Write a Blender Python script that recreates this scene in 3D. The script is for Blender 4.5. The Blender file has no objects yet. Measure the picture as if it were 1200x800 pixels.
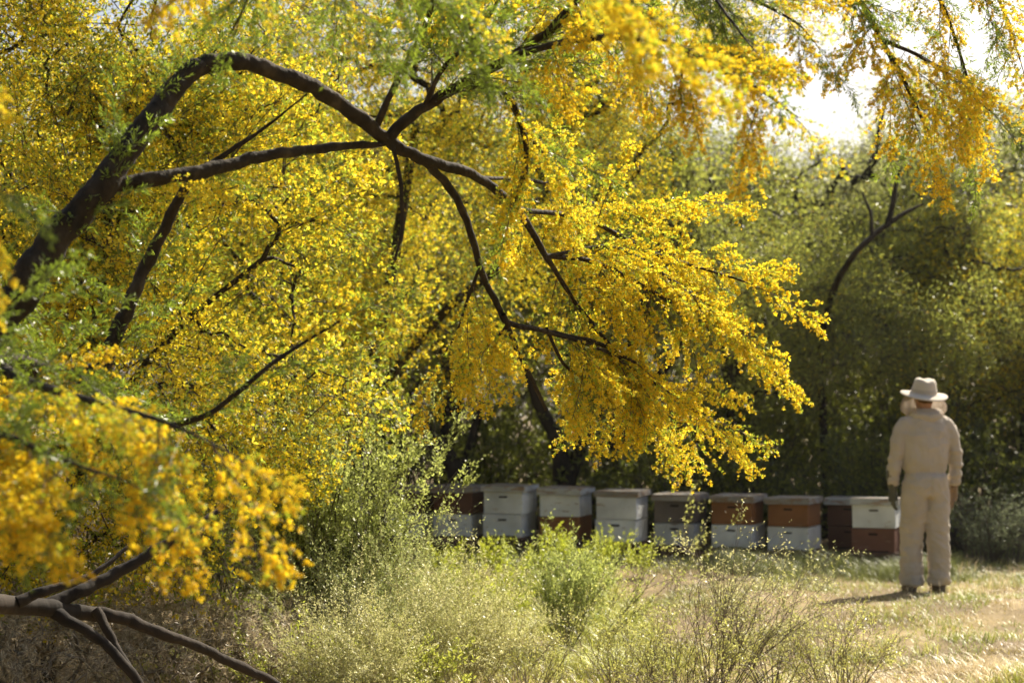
import bpy, bmesh, math
import numpy as np
from mathutils import Vector, Matrix, noise as mnoise

# ------------------------------------------------------------------ camera, world, sun, exposure
SC = bpy.context.scene
COL = SC.collection
R = math.radians
CAM_Z = 1.5
FOC = 2000.0                                    # focal length in pixels of the 1200 px wide photograph
PITCH = math.atan(83 / FOC)
cam_d = bpy.data.cameras.new('camera')
cam = bpy.data.objects.new('camera', cam_d); COL.objects.link(cam)
cam.location = (0, 0, CAM_Z); cam.rotation_euler = (R(90) + PITCH, 0, 0)
cam_d.sensor_width = 36; cam_d.lens = 60; cam_d.clip_end = 2000
cam_d.dof.use_dof = True; cam_d.dof.focus_distance = 6.9; cam_d.dof.aperture_fstop = 3.2
cam_d.dof.aperture_blades = 9
SC.camera = cam

SUN_EL, SUN_AZ = 43, 35                         # azimuth from +Y (view direction) towards +X
sd = Vector((math.sin(R(SUN_AZ)) * math.cos(R(SUN_EL)), math.cos(R(SUN_AZ)) * math.cos(R(SUN_EL)), math.sin(R(SUN_EL))))
W = bpy.data.worlds.new('World'); SC.world = W; W.use_nodes = True
nt = W.node_tree; nt.nodes.clear()
sky = nt.nodes.new('ShaderNodeTexSky'); sky.sky_type = 'NISHITA'; sky.sun_disc = False
sky.sun_elevation = R(SUN_EL); sky.sun_rotation = R(SUN_AZ)
sky.air_density = 1.0; sky.dust_density = 4.5; sky.ozone_density = 1.0
bg = nt.nodes.new('ShaderNodeBackground'); bg.inputs['Strength'].default_value = 0.068
wo = nt.nodes.new('ShaderNodeOutputWorld')
nt.links.new(sky.outputs[0], bg.inputs[0]); nt.links.new(bg.outputs[0], wo.inputs[0])
sun_d = bpy.data.lights.new('sun', 'SUN'); sun_d.energy = 5.0; sun_d.angle = R(0.53); sun_d.color = (1.0, 0.90, 0.73)
sun = bpy.data.objects.new('sun', sun_d); COL.objects.link(sun)
sun.location = (20, 30, 40); sun.rotation_euler = (-sd).to_track_quat('-Z', 'Y').to_euler()
SC.view_settings.view_transform = 'Standard'; SC.view_settings.look = 'None'
SC.view_settings.exposure = 1.12; SC.view_settings.gamma = 1.0
SC.view_settings.use_curve_mapping = False
cy = SC.cycles
cy.use_denoising = True
try: cy.denoiser = 'OPENIMAGEDENOISE'
except Exception: pass
cy.max_bounces = 6; cy.diffuse_bounces = 4; cy.transmission_bounces = 5; cy.glossy_bounces = 2; cy.transparent_max_bounces = 8
cy.use_adaptive_sampling = True; cy.adaptive_threshold = 0.02
cy.caustics_reflective = False; cy.caustics_refractive = False
cy.sample_clamp_indirect = 6

# ------------------------------------------------------------------ helpers
def P(px, py, Y):
    """world point seen at photo pixel (px, py), Y metres in front of the camera"""
    x = (px - 600) / FOC; y = (400 - py) / FOC
    ca, sa = math.cos(PITCH), math.sin(PITCH)
    d = np.array([x, ca - y * sa, sa + y * ca])
    t = Y / d[1]
    return np.array([0, 0, CAM_Z]) + d * t
def pxm(Y): return Y / FOC                      # metres per photo pixel at depth Y
def unit(v):
    v = np.asarray(v, float)
    return v / np.maximum(np.linalg.norm(v, axis=-1, keepdims=True), 1e-9)
def smooth(a, b, x):
    t = np.clip((x - a) / (b - a), 0, 1); return t * t * (3 - 2 * t)

def tag(o, label=None, cat=None, group=None, kind=None):
    if label: o['label'] = label
    if cat: o['category'] = cat
    if group: o['group'] = group
    if kind: o['kind'] = kind
    return o
def empty(name, loc, rz=0.0, sc=1.0):
    o = bpy.data.objects.new(name, None); COL.objects.link(o)
    o.empty_display_size = .1
    o.location = loc; o.rotation_euler = (0, 0, rz)
    o.scale = (sc, sc, sc) if not hasattr(sc, '__len__') else sc
    return o
def link(name, me, parent=None, loc=None):
    o = bpy.data.objects.new(name, me); COL.objects.link(o)
    if parent: o.parent = parent
    if loc is not None: o.location = loc
    return o

class G:
    """collects quads, strips and tubes with per-vertex colour; builds ONE mesh"""
    def __init__(s): s.v = []; s.q = []; s.c = []; s.n = 0
    def add(s, v, q, c):
        v = np.asarray(v, np.float32).reshape(-1, 3); c = np.asarray(c, np.float32)
        if c.ndim == 1: c = np.tile(c, (len(v), 1))
        s.v.append(v); s.q.append(np.asarray(q, np.int32).reshape(-1, 4) + s.n); s.c.append(c); s.n += len(v)
    def arrays(s):
        return np.concatenate(s.v), np.concatenate(s.q), np.concatenate(s.c)
    def leaves(s, p, d, n, L, Wd, c, fold=.12, belly=.5):
        """rhombic leaves: base p, direction d, face normal n"""
        p = np.asarray(p, float); d = unit(d); sdv = unit(np.cross(d, n)); nn = np.cross(sdv, d)
        N = len(p); L = np.broadcast_to(L, N)[:, None]; Wd = np.broadcast_to(Wd, N)[:, None]
        m = p + d * L * belly
        v = np.stack([p, m + sdv * Wd * .5 + nn * L * fold, p + d * L, m - sdv * Wd * .5 + nn * L * fold], 1)
        q = np.arange(4 * N).reshape(N, 4)
        s.add(v, q, np.repeat(np.broadcast_to(c, (N, 3)), 4, 0))
    def flowers(s, p, a, size, c, k=5, rng=None, wid=.62):
        """k-petalled cups round axis a"""
        p = np.asarray(p, float); a = unit(a); N = len(p)
        t = unit(np.cross(a, np.array([.31, .57, .76]))); b = np.cross(a, t)
        ph = rng.uniform(0, 6.28, N)
        size = np.broadcast_to(size, N)
        for i in range(k):
            an = (ph + i * 6.2832 / k)[:, None]
            rad = t * np.cos(an) + b * np.sin(an)
            d = unit(rad * .8 + a * rng.uniform(.35, .9, (N, 1)))
            n = unit(a * .8 - rad * .5)
            s.leaves(p, d, n, size, size * wid, c * rng.uniform(.9, 1.08, (N, 1)), .06, .6)
    def tube(s, pts, rad, sides=6, c=(.1, .08, .06), cap=True):
        pts = np.asarray(pts, float); rad = np.broadcast_to(rad, len(pts)); n = len(pts)
        t = np.gradient(pts, axis=0); t = unit(t)
        up = np.array([0, 0, 1.0]) if abs(t[0][2]) < .9 else np.array([1.0, 0, 0])
        u = unit(np.cross(t[0], up)); rings = []
        an = np.linspace(0, 2 * math.pi, sides, endpoint=False)
        for i in range(n):
            u = unit(u - t[i] * np.dot(u, t[i])); w = np.cross(t[i], u)
            rings.append(pts[i] + rad[i] * (np.cos(an)[:, None] * u + np.sin(an)[:, None] * w))
        v = np.concatenate(rings); q = []
        for i in range(n - 1):
            for k in range(sides):
                k2 = (k + 1) % sides
                q.append((i * sides + k, i * sides + k2, (i + 1) * sides + k2, (i + 1) * sides + k))
        s.add(v, q, c)
    def edges(s, a, b, ra, rb, c, sides=4):
        """many frustums at once"""
        a = np.asarray(a, float); b = np.asarray(b, float); N = len(a)
        if N == 0: return
        t = unit(b - a); ref = np.where(np.abs(t[:, 2:3]) < .9, np.array([[0, 0, 1.0]]), np.array([[1.0, 0, 0]]))
        u = unit(np.cross(t, ref)); w = np.cross(t, u)
        an = np.linspace(0, 2 * math.pi, sides, endpoint=False)
        ring = np.cos(an)[None, :, None] * u[:, None] + np.sin(an)[None, :, None] * w[:, None]
        ra = np.broadcast_to(ra, N)[:, None, None]; rb = np.broadcast_to(rb, N)[:, None, None]
        v = np.concatenate([a[:, None] + ring * ra, b[:, None] + ring * rb], 1)
        q = np.array([(k, (k + 1) % sides, sides + (k + 1) % sides, sides + k) for k in range(sides)])
        q = (np.arange(N) * 2 * sides)[:, None, None] + q[None]
        if np.ndim(c) == 2: c = np.repeat(c, 2 * sides, 0)
        s.add(v, q, c)
    def merge(s, arr, M, tint=1.0):
        v, q, c = arr
        s.add(v @ M[:3, :3].T + M[:3, 3], q, np.clip(c * tint, 0, 1))
    def mesh(s, name, mats, shade=False):
        v, q, c = s.arrays()
        me = bpy.data.meshes.new(name)
        me.vertices.add(len(v)); me.vertices.foreach_set('co', v.ravel())
        me.loops.add(q.size); me.loops.foreach_set('vertex_index', q.ravel())
        me.polygons.add(len(q))
        me.polygons.foreach_set('loop_start', np.arange(0, q.size, 4, dtype=np.int32))
        me.polygons.foreach_set('loop_total', np.full(len(q), 4, np.int32))
        if shade: me.polygons.foreach_set('use_smooth', np.ones(len(q), bool))
        at = me.color_attributes.new('Col', 'FLOAT_COLOR', 'POINT')
        at.data.foreach_set('color', np.concatenate([c, np.ones((len(c), 1), np.float32)], 1).ravel())
        me.update(calc_edges=True)
        me.materials.append(mats)
        return me

def frame(d, roll=0.0, scale=1.0, up=(0, 0, 1)):
    """4x4 with +X along d, +Z as near up as possible"""
    d = unit(d); up = np.asarray(up, float)
    if abs(np.dot(d, up)) > .97: up = np.array([0, 1.0, 0])
    y = unit(np.cross(up, d)); z = np.cross(d, y)
    cr, sr = math.cos(roll), math.sin(roll)
    y, z = y * cr + z * sr, z * cr - y * sr
    M = np.eye(4); M[:3, 0] = d * scale; M[:3, 1] = y * scale; M[:3, 2] = z * scale
    return M
def spline(pts, n):
    """Catmull-Rom through pts (any dimension), n samples per span"""
    pts = np.asarray(pts, float); p = np.vstack([2 * pts[0] - pts[1], pts, 2 * pts[-1] - pts[-2]])
    out = []
    for i in range(1, len(p) - 2):
        for t in np.linspace(0, 1, n, endpoint=False):
            a, b, c, d = p[i - 1], p[i], p[i + 1], p[i + 2]
            out.append(.5 * (2 * b + (c - a) * t + (2 * a - 5 * b + 4 * c - d) * t * t + (3 * b - a - 3 * c + d) * t ** 3))
    out.append(pts[-1])
    return np.array(out)

# ------------------------------------------------------------------ materials
def mat(name):
    m = bpy.data.materials.new(name); m.use_nodes = True
    nt = m.node_tree; nt.nodes.clear()
    o = nt.nodes.new('ShaderNodeOutputMaterial')
    return m, nt, o
def N_(nt, t, **kw):
    n = nt.nodes.new(t)
    for k, v in kw.items():
        if k in n.inputs: n.inputs[k].default_value = v
        else: setattr(n, k, v)
    return n
def foliage_mat(name, trans=.5, gloss=.04, rough=.4):
    m, nt, o = mat(name)
    at = N_(nt, 'ShaderNodeAttribute', attribute_name='Col')
    df = N_(nt, 'ShaderNodeBsdfDiffuse'); tr = N_(nt, 'ShaderNodeBsdfTranslucent')
    gm = N_(nt, 'ShaderNodeGamma', Gamma=.86)          # light that passes through a leaf is a little paler
    nt.links.new(at.outputs['Color'], df.inputs['Color'])
    nt.links.new(at.outputs['Color'], gm.inputs['Color']); nt.links.new(gm.outputs[0], tr.inputs['Color'])
    mx = N_(nt, 'ShaderNodeMixShader'); mx.inputs[0].default_value = trans
    nt.links.new(df.outputs[0], mx.inputs[1]); nt.links.new(tr.outputs[0], mx.inputs[2])
    gl = N_(nt, 'ShaderNodeBsdfGlossy', Roughness=rough); gl.inputs['Color'].default_value = (1, 1, 1, 1)
    m2 = N_(nt, 'ShaderNodeMixShader'); m2.inputs[0].default_value = gloss
    nt.links.new(mx.outputs[0], m2.inputs[1]); nt.links.new(gl.outputs[0], m2.inputs[2])
    nt.links.new(m2.outputs[0], o.inputs[0])
    return m
def noise_mat(name, stops, scale=8, detail=6, rough=.85, bump=.3, bscale=40, stretch=(1, 1, 1), spec=.3, coord='Object'):
    m, nt, o = mat(name)
    tc = N_(nt, 'ShaderNodeTexCoord'); mp = N_(nt, 'ShaderNodeMapping'); mp.inputs['Scale'].default_value = stretch
    nt.links.new(tc.outputs[coord], mp.inputs[0])
    nz = N_(nt, 'ShaderNodeTexNoise', Scale=scale, Detail=detail, Roughness=.6)
    nt.links.new(mp.outputs[0], nz.inputs['Vector'])
    cr = N_(nt, 'ShaderNodeValToRGB'); el = cr.color_ramp.elements
    el[0].position, el[0].color = stops[0][0], (*stops[0][1], 1)
    el[1].position, el[1].color = stops[-1][0], (*stops[-1][1], 1)
    for p_, c_ in stops[1:-1]:
        e = el.new(p_); e.color = (*c_, 1)
    nt.links.new(nz.outputs['Fac'], cr.inputs[0])
    pb = N_(nt, 'ShaderNodeBsdfPrincipled', Roughness=rough); pb.inputs['Specular IOR Level'].default_value = spec
    nt.links.new(cr.outputs[0], pb.inputs['Base Color'])
    if bump:
        n2 = N_(nt, 'ShaderNodeTexNoise', Scale=bscale, Detail=5)
        nt.links.new(mp.outputs[0], n2.inputs['Vector'])
        b = N_(nt, 'ShaderNodeBump', Strength=bump, Distance=.01)
        nt.links.new(n2.outputs['Fac'], b.inputs['Height']); nt.links.new(b.outputs[0], pb.inputs['Normal'])
    nt.links.new(pb.outputs[0], o.inputs[0])
    return m
def paint_mat(name, paint, wood, chip=.62, var=.06):
    """worn paint over wood: large stains, chips with grain showing"""
    m, nt, o = mat(name)
    tc = N_(nt, 'ShaderNodeTexCoord'); oi = N_(nt, 'ShaderNodeObjectInfo')
    mp = N_(nt, 'ShaderNodeMapping'); nt.links.new(tc.outputs['Object'], mp.inputs[0])
    sc_ = N_(nt, 'ShaderNodeVectorMath', operation='SCALE'); sc_.inputs[3].default_value = 37.0
    cmb = N_(nt, 'ShaderNodeCombineXYZ')
    for k in range(3): nt.links.new(oi.outputs['Random'], cmb.inputs[k])
    nt.links.new(cmb.outputs[0], sc_.inputs[0]); nt.links.new(sc_.outputs[0], mp.inputs['Location'])
    st = N_(nt, 'ShaderNodeMapping'); st.inputs['Scale'].default_value = (1, 1, 5); nt.links.new(mp.outputs[0], st.inputs[0])
    a = N_(nt, 'ShaderNodeTexNoise', Scale=7.0, Detail=8, Roughness=.68); nt.links.new(st.outputs[0], a.inputs['Vector'])
    ra = N_(nt, 'ShaderNodeValToRGB'); ra.color_ramp.elements[0].position = chip; ra.color_ramp.elements[1].position = chip + .05
    nt.links.new(a.outputs['Fac'], ra.inputs[0])
    b = N_(nt, 'ShaderNodeTexNoise', Scale=3.0, Detail=4); nt.links.new(mp.outputs[0], b.inputs['Vector'])
    mr = N_(nt, 'ShaderNodeMapRange'); mr.inputs[1].default_value = .3; mr.inputs[2].default_value = .7
    mr.inputs[3].default_value = 1 - var * 4; mr.inputs[4].default_value = 1 + var
    nt.links.new(b.outputs['Fac'], mr.inputs[0])
    pc = N_(nt, 'ShaderNodeVectorMath', operation='SCALE'); pc.inputs[0].default_value = paint
    nt.links.new(mr.outputs[0], pc.inputs[3])
    w = N_(nt, 'ShaderNodeTexNoise', Scale=30.0, Detail=6); nt.links.new(st.outputs[0], w.inputs['Vector'])
    wc = N_(nt, 'ShaderNodeValToRGB')
    wc.color_ramp.elements[0].color = (*[x * .5 for x in wood], 1); wc.color_ramp.elements[1].color = (*[min(1, x * 1.4) for x in wood], 1)
    nt.links.new(w.outputs['Fac'], wc.inputs[0])
    mx = N_(nt, 'ShaderNodeMix', data_type='RGBA')
    nt.links.new(ra.outputs[0], mx.inputs['Factor']); nt.links.new(pc.outputs[0], mx.inputs['A']); nt.links.new(wc.outputs[0], mx.inputs['B'])
    pb = N_(nt, 'ShaderNodeBsdfPrincipled', Roughness=.7); pb.inputs['Specular IOR Level'].default_value = .3
    nt.links.new(mx.outputs['Result'], pb.inputs['Base Color'])
    bp = N_(nt, 'ShaderNodeBump', Strength=.35, Distance=.004); nt.links.new(a.outputs['Fac'], bp.inputs['Height'])
    nt.links.new(bp.outputs[0], pb.inputs['Normal']); nt.links.new(pb.outputs[0], o.inputs[0])
    return m

M_FLOWER = foliage_mat('blossom', .58, .03, .5)
M_LEAF = foliage_mat('leaf', .6, .05, .38)
M_DRY = foliage_mat('dry_grass', .35, .05, .4)
M_BARK = noise_mat('bark', [(.3, (.014, .011, .007)), (.55, (.036, .027, .017)), (.75, (.085, .066, .042))], 16, 10, .9, 1.0, 45, (1, 1, .6))
M_BARKD = noise_mat('dark_bark', [(.3, (.012, .010, .008)), (.7, (.05, .038, .028))], 6, 8, .9, .8, 22, (1, 1, .3))
M_GROUND = noise_mat('soil', [(.3, (.09, .065, .035)), (.5, (.19, .14, .07)), (.62, (.28, .21, .10)), (.75, (.13, .13, .04))], 1.1, 10, .95, .6, 30)

# ------------------------------------------------------------------ ground
def hgt(x, y):
    x = np.asarray(x, float); y = np.asarray(y, float)
    z = .10 * (1 - smooth(0, 3.2, x)) * smooth(12.5, 16.5, y)
    z = z + .13 * np.exp(-(((x - 4.3) / 1.5) ** 2 + ((y - 12.6) / .8) ** 2))
    z = z + .05 * np.exp(-(((x - 2.6) / .9) ** 2 + ((y - 11.0) / .5) ** 2))
    z = z + .25 * smooth(17, 26, y) * smooth(60, 30, y)
    z = z + .012 * (np.sin(x * 2.1 + y * .7) + np.sin(y * 1.7 - x * .9 + 1)) * smooth(80, 30, np.abs(y))
    return z
def build_ground():
    def axis(lo, hi, fine_lo, fine_hi, step):
        f = np.arange(fine_lo, fine_hi + 1e-6, step)
        a = fine_lo - np.geomspace(.3, fine_lo - lo, 26)[::-1]; b = fine_hi + np.geomspace(.3, hi - fine_hi, 26)
        return np.concatenate([a, f, b])
    xs = axis(-400, 400, -6, 8, .15); ys = axis(-150, 650, 4, 24, .15)
    X, Y = np.meshgrid(xs, ys); Z = hgt(X, Y)
    n, m = len(xs), len(ys); g = G()
    idx = np.arange(n * m).reshape(m, n)
    q = np.stack([idx[:-1, :-1], idx[:-1, 1:], idx[1:, 1:], idx[1:, :-1]], -1)
    g.add(np.stack([X, Y, Z], -1), q, (.2, .15, .08))
    return tag(link('ground', g.mesh('ground', M_GROUND, True)), kind='structure')
build_ground()

# ------------------------------------------------------------------ foliage pieces
LEAF_GAIN = 1.7                                 # reflectance + transmittance of a leaf, over its reflectance
def ycol(rng, n, warm=.5, green=.12):
    """blossom colours: warm gold to lemon, a few lime"""
    base = np.array([.90, .69, .018]); lemon = np.array([.90, .77, .045]); gold = np.array([.90, .60, .010]); lime = np.array([.50, .60, .03])
    r = rng.random((n, 1)); k = rng.random((n, 1))
    c = np.where(r < warm, base + (gold - base) * k, base + (lemon - base) * k)
    g = rng.random((n, 1)) < green
    return np.where(g, lime, c) * rng.uniform(.85, 1.05, (n, 1))
def gcol(rng, n, a=(.055, .085, .012), b=(.13, .17, .02)):
    a, b = np.array(a), np.array(b); k = rng.random((n, 1))
    return np.clip((a + (b - a) * k) * rng.uniform(.8, 1.2, (n, 1)) * LEAF_GAIN, 0, .9)
def rdir(rng, n): return unit(rng.normal(size=(n, 3)))

def flower_spray(seed, L=.42, nr=24, per=14, petals=5, green=.12, fs=.0145, warm=.5):
    """a twig along +X with side racemes of small blossoms and some narrow leaves"""
    rng = np.random.default_rng(seed); g = G()
    n = 9; t = np.linspace(0, 1, n)
    by = rng.normal() * .06; bz = -.10 - .06 * rng.random()
    ax = np.stack([t * L, by * t ** 2 * L * 2, bz * t ** 2 * L], 1)
    g.tube(ax, np.linspace(.0032, .0008, n), 4, (.16, .10, .04))
    fp, fa = [], []
    lp, ld = [], []
    ea, eb = [], []
    for i in range(nr):
        u = .08 + .92 * (i + rng.random() * .7) / nr
        p = np.array([np.interp(u, t, ax[:, k]) for k in range(3)])
        an = i * 2.4 + rng.normal() * .4
        lat = np.array([0, math.cos(an), math.sin(an) * .75 - .25])
        d = unit(np.array([.75 + .3 * u, 0, 0]) + lat * rng.uniform(.5, 1.05))
        ln = (.045 + .105 * math.sin(math.pi * min(1, .12 + .8 * u)) * rng.uniform(.6, 1.4)) * L / .42
        e = p + d * ln + np.array([0, 0, -.15 * ln])
        ea.append(p); eb.append(e)
        k = max(3, int(per * rng.uniform(.7, 1.3)))
        s = rng.uniform(.25, 1.05, k)[:, None]
        fp.append(p + (e - p) * s + rng.normal(size=(k, 3)) * .0055)
        fa.append(unit(d * .9 + rdir(rng, k) * .8))
        k2 = 5
        s = rng.uniform(0, .8, k2)[:, None]
        lp.append(p + (e - p) * s); ld.append(unit(d + rdir(rng, k2) * .7))
    g.edges(ea, eb, .0012, .0006, (.20, .15, .05), 3)
    fp = np.concatenate(fp); fa = np.concatenate(fa)
    g.flowers(fp, fa, rng.uniform(.75, 1.2, len(fp)) * fs, ycol(rng, len(fp), warm, green) * (np.array([.98, .95, .9]) if warm > .8 else 1), petals, rng, .5)
    lp = np.concatenate(lp); ld = np.concatenate(ld)
    g.leaves(lp, ld, rdir(rng, len(lp)), rng.uniform(.018, .035, len(lp)), .006, gcol(rng, len(lp), (.12, .17, .010), (.26, .31, .025)))
    return g
def leaf_spray(seed, L=.42, nr=22, fine=True, ca=(.055, .088, .005), cb=(.14, .19, .012), flw=0):
    """feathery green twig: many narrow leaflets on side stems"""
    rng = np.random.default_rng(seed); g = G()
    n = 8; t = np.linspace(0, 1, n)
    ax = np.stack([t * L, rng.normal() * .1 * t ** 2 * L, -.12 * t ** 2 * L], 1)
    g.tube(ax, np.linspace(.003, .0008, n), 4, (.10, .09, .03))
    lp, ld, ea, eb = [], [], [], []
    for i in range(nr):
        u = .05 + .95 * (i + rng.random()) / nr
        p = np.array([np.interp(u, t, ax[:, k]) for k in range(3)])
        an = rng.uniform(0, 6.28)
        d = unit(np.array([.8, math.cos(an) * .8, math.sin(an) * .6 - .1]))
        ln = L * rng.uniform(.14, .34) * (1.1 - .5 * u)
        e = p + d * ln; ea.append(p); eb.append(e)
        k = 15
        s = np.linspace(.1, 1, k)[:, None]
        lp.append(p + (e - p) * s); ld.append(unit(d * .8 + rdir(rng, k) * .7))
    g.edges(ea, eb, .001, .0005, (.09, .11, .02), 3)
    lp = np.concatenate(lp); ld = np.concatenate(ld); k = len(lp)
    g.leaves(lp, ld, rdir(rng, k), rng.uniform(.02, .04, k), rng.uniform(.004, .008, k), gcol(rng, k, ca, cb))
    if flw:
        j = rng.choice(k, flw, replace=False)
        g.flowers(lp[j] + rng.normal(size=(flw, 3)) * .006, rdir(rng, flw), .015, ycol(rng, flw), 4, rng)
    return g
def lo_spray(seed, L=.45, nf=88, nl=46, fs=.0245, gca=(.07, .095, .006), gcb=(.18, .21, .014), green=.14):
    """cheap spray for the trees further back: blossoms of two petals, leaves, twig"""
    rng = np.random.default_rng(seed); g = G()
    def cloud(n, wid):
        u = rng.random(n) ** .8
        r = rng.normal(size=(n, 2)) * (.05 + wid * np.sin(np.pi * np.clip(u, .05, .95)))[:, None]
        return np.stack([u * L, r[:, 0], r[:, 1] * .8 - .12 * L * u ** 2], 1)
    g.tube(np.array([[0, 0, 0], [L * .5, 0, -.03 * L], [L, 0, -.12 * L]]), [.004, .0025, .001], 3, (.09, .06, .035))
    p = cloud(12, .06)
    b = p * np.array([.75, .15, .2]); g.edges(b, p, .0015, .0007, (.12, .09, .05), 3)
    p = cloud(nf, .055); a = rdir(rng, nf)
    g.flowers(p, a, fs * rng.uniform(.7, 1.2, nf), ycol(rng, nf, .45, green), 3, rng)
    p = cloud(nl, .075)
    g.leaves(p, rdir(rng, nl) + np.array([.5, 0, 0]), rdir(rng, nl), rng.uniform(.025, .05, nl), rng.uniform(.008, .014, nl), gcol(rng, nl, gca, gcb))
    return g
def clump(seed, n, size, ll, ww, ca, cb, flw=0, fsz=.03, twig=10):
    """irregular leaf clump of radius size"""
    rng = np.random.default_rng(seed); g = G()
    p = rng.normal(size=(n, 3)) * size * .5 * np.array([1, 1, .75])
    e = rng.normal(size=(twig, 3)) * size * .6
    g.edges(e * .05, e, .004, .0015, (.06, .045, .03), 3)
    g.leaves(p, unit(p + rdir(rng, n) * size), rdir(rng, n), rng.uniform(.7, 1.3, n) * ll, rng.uniform(.7, 1.3, n) * ww, gcol(rng, n, ca, cb))
    if flw:
        p = rng.normal(size=(flw, 3)) * size * .5
        g.flowers(p, rdir(rng, flw), fsz * rng.uniform(.6, 1.2, flw), ycol(rng, flw, .5, .1), 2, rng)
    return g

# ------------------------------------------------------------------ tree skeletons
def skeleton(seed, roots, tips, steps=3, jit=.06, sag=.0, pen=.25):
    """joins every tip to the nearest branch node; roots: list of polylines (first = trunk).
    returns nodes, parent, tip node ids"""
    rng = np.random.default_rng(seed)
    nodes, par = [], []
    for k, pl in enumerate(roots):
        for i, p in enumerate(pl):
            if i == 0 and k > 0:
                dd = [np.linalg.norm(np.array(p) - q) for q in nodes]; par.append(int(np.argmin(dd)))
            else: par.append(len(nodes) - 1)
            nodes.append(np.array(p, float))
    base = np.array(nodes)
    tips = np.asarray(tips)
    order = np.argsort([np.min(np.linalg.norm(base - t, axis=1)) for t in tips])
    arr = np.zeros((len(nodes) + len(tips) * (steps + 1), 3)); arr[:len(nodes)] = base; n = len(nodes)
    z0 = base[0][2]; tipn = []
    for i in order:
        t = tips[i]
        d = np.linalg.norm(arr[:n] - t, axis=1) + pen * np.maximum(0, arr[:n, 2] - t[2])
        d[:1] += 5
        j = int(np.argmin(d)); a = arr[j].copy(); prev = j
        ln = np.linalg.norm(t - a)
        for s in range(1, steps + 1):
            u = s / (steps + 1)
            q = a + (t - a) * u + rng.normal(size=3) * jit * ln + np.array([0, 0, .12 * ln * math.sin(math.pi * u)])
            arr[n] = q; par.append(prev); prev = n; n += 1
        arr[n] = t; par.append(prev); tipn.append(n); n += 1
    return arr[:n], np.array(par), tipn
def skel_geo(nodes, par, tipn, rtip, rmax, c=(.08, .055, .04), sides=5, expo=.5):
    cnt = np.zeros(len(nodes)); cnt[tipn] = 1
    for i in range(len(nodes) - 1, 0, -1):
        if par[i] >= 0: cnt[par[i]] += cnt[i]
    r = np.minimum(rmax, rtip * np.maximum(cnt, 1) ** expo)
    g = G(); i = np.arange(len(nodes)); ok = par >= 0; i = i[ok]; p = par[ok]
    g.edges(nodes[p], nodes[i], np.minimum(r[p], r[i] * 1.35), r[i], c, sides)
    return g
def ellipsoid_tips(rng, blobs, n, shell=.55):
    """points in the outer part of several ellipsoids (cx,cy,cz,rx,ry,rz)"""
    vol = np.array([b[3] * b[4] * b[5] for b in blobs]) ** .67; vol = vol / vol.sum()
    out = []
    for b, f in zip(blobs, vol):
        k = max(3, int(n * f)); d = rdir(rng, k)
        r = (shell + (1 - shell) * rng.random((k, 1)) ** .6) * rng.uniform(.85, 1.1, (k, 1))
        out.append(np.array(b[:3]) + d * r * np.array(b[3:6]))
    return np.concatenate(out)
def crown_mesh(seed, tips, cen, sprays, name, m, scale=(.8, 1.25), droop=.3, outw=1.0):
    rng = np.random.default_rng(seed); g = G()
    for t in tips:
        d = unit(unit(t - cen) * outw + rng.normal(size=3) * .55 + np.array([0, 0, -droop]))
        s = rng.uniform(*scale)
        M = frame(d, rng.uniform(-1, 1), s); M[:3, 3] = t - d * .10
        g.merge(sprays[rng.integers(len(sprays))], M, rng.uniform(.88, 1.1))
    return g.mesh(name, m)

LO_Y = [lo_spray(100 + i).arrays() for i in range(5)]
LO_G = [lo_spray(120 + i, nf=24, nl=120).arrays() for i in range(4)]

# ------------------------------------------------------------------ the flowering tree in front
HI = [flower_spray(10 + i).mesh('flower_spray', M_FLOWER) for i in range(7)]
GOLD = [flower_spray(20 + i, warm=.9, green=.08, per=13).mesh('flower_spray', M_FLOWER) for i in range(4)]  # deeper gold blossom, colour also dimmed for shade inside the thick near plumes
HIG = [flower_spray(30 + i, per=7, nr=22, green=.35).mesh('flower_spray', M_FLOWER) for i in range(3)]
LF = [leaf_spray(50 + i).mesh('leaf_spray', M_LEAF) for i in range(4)]

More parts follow.
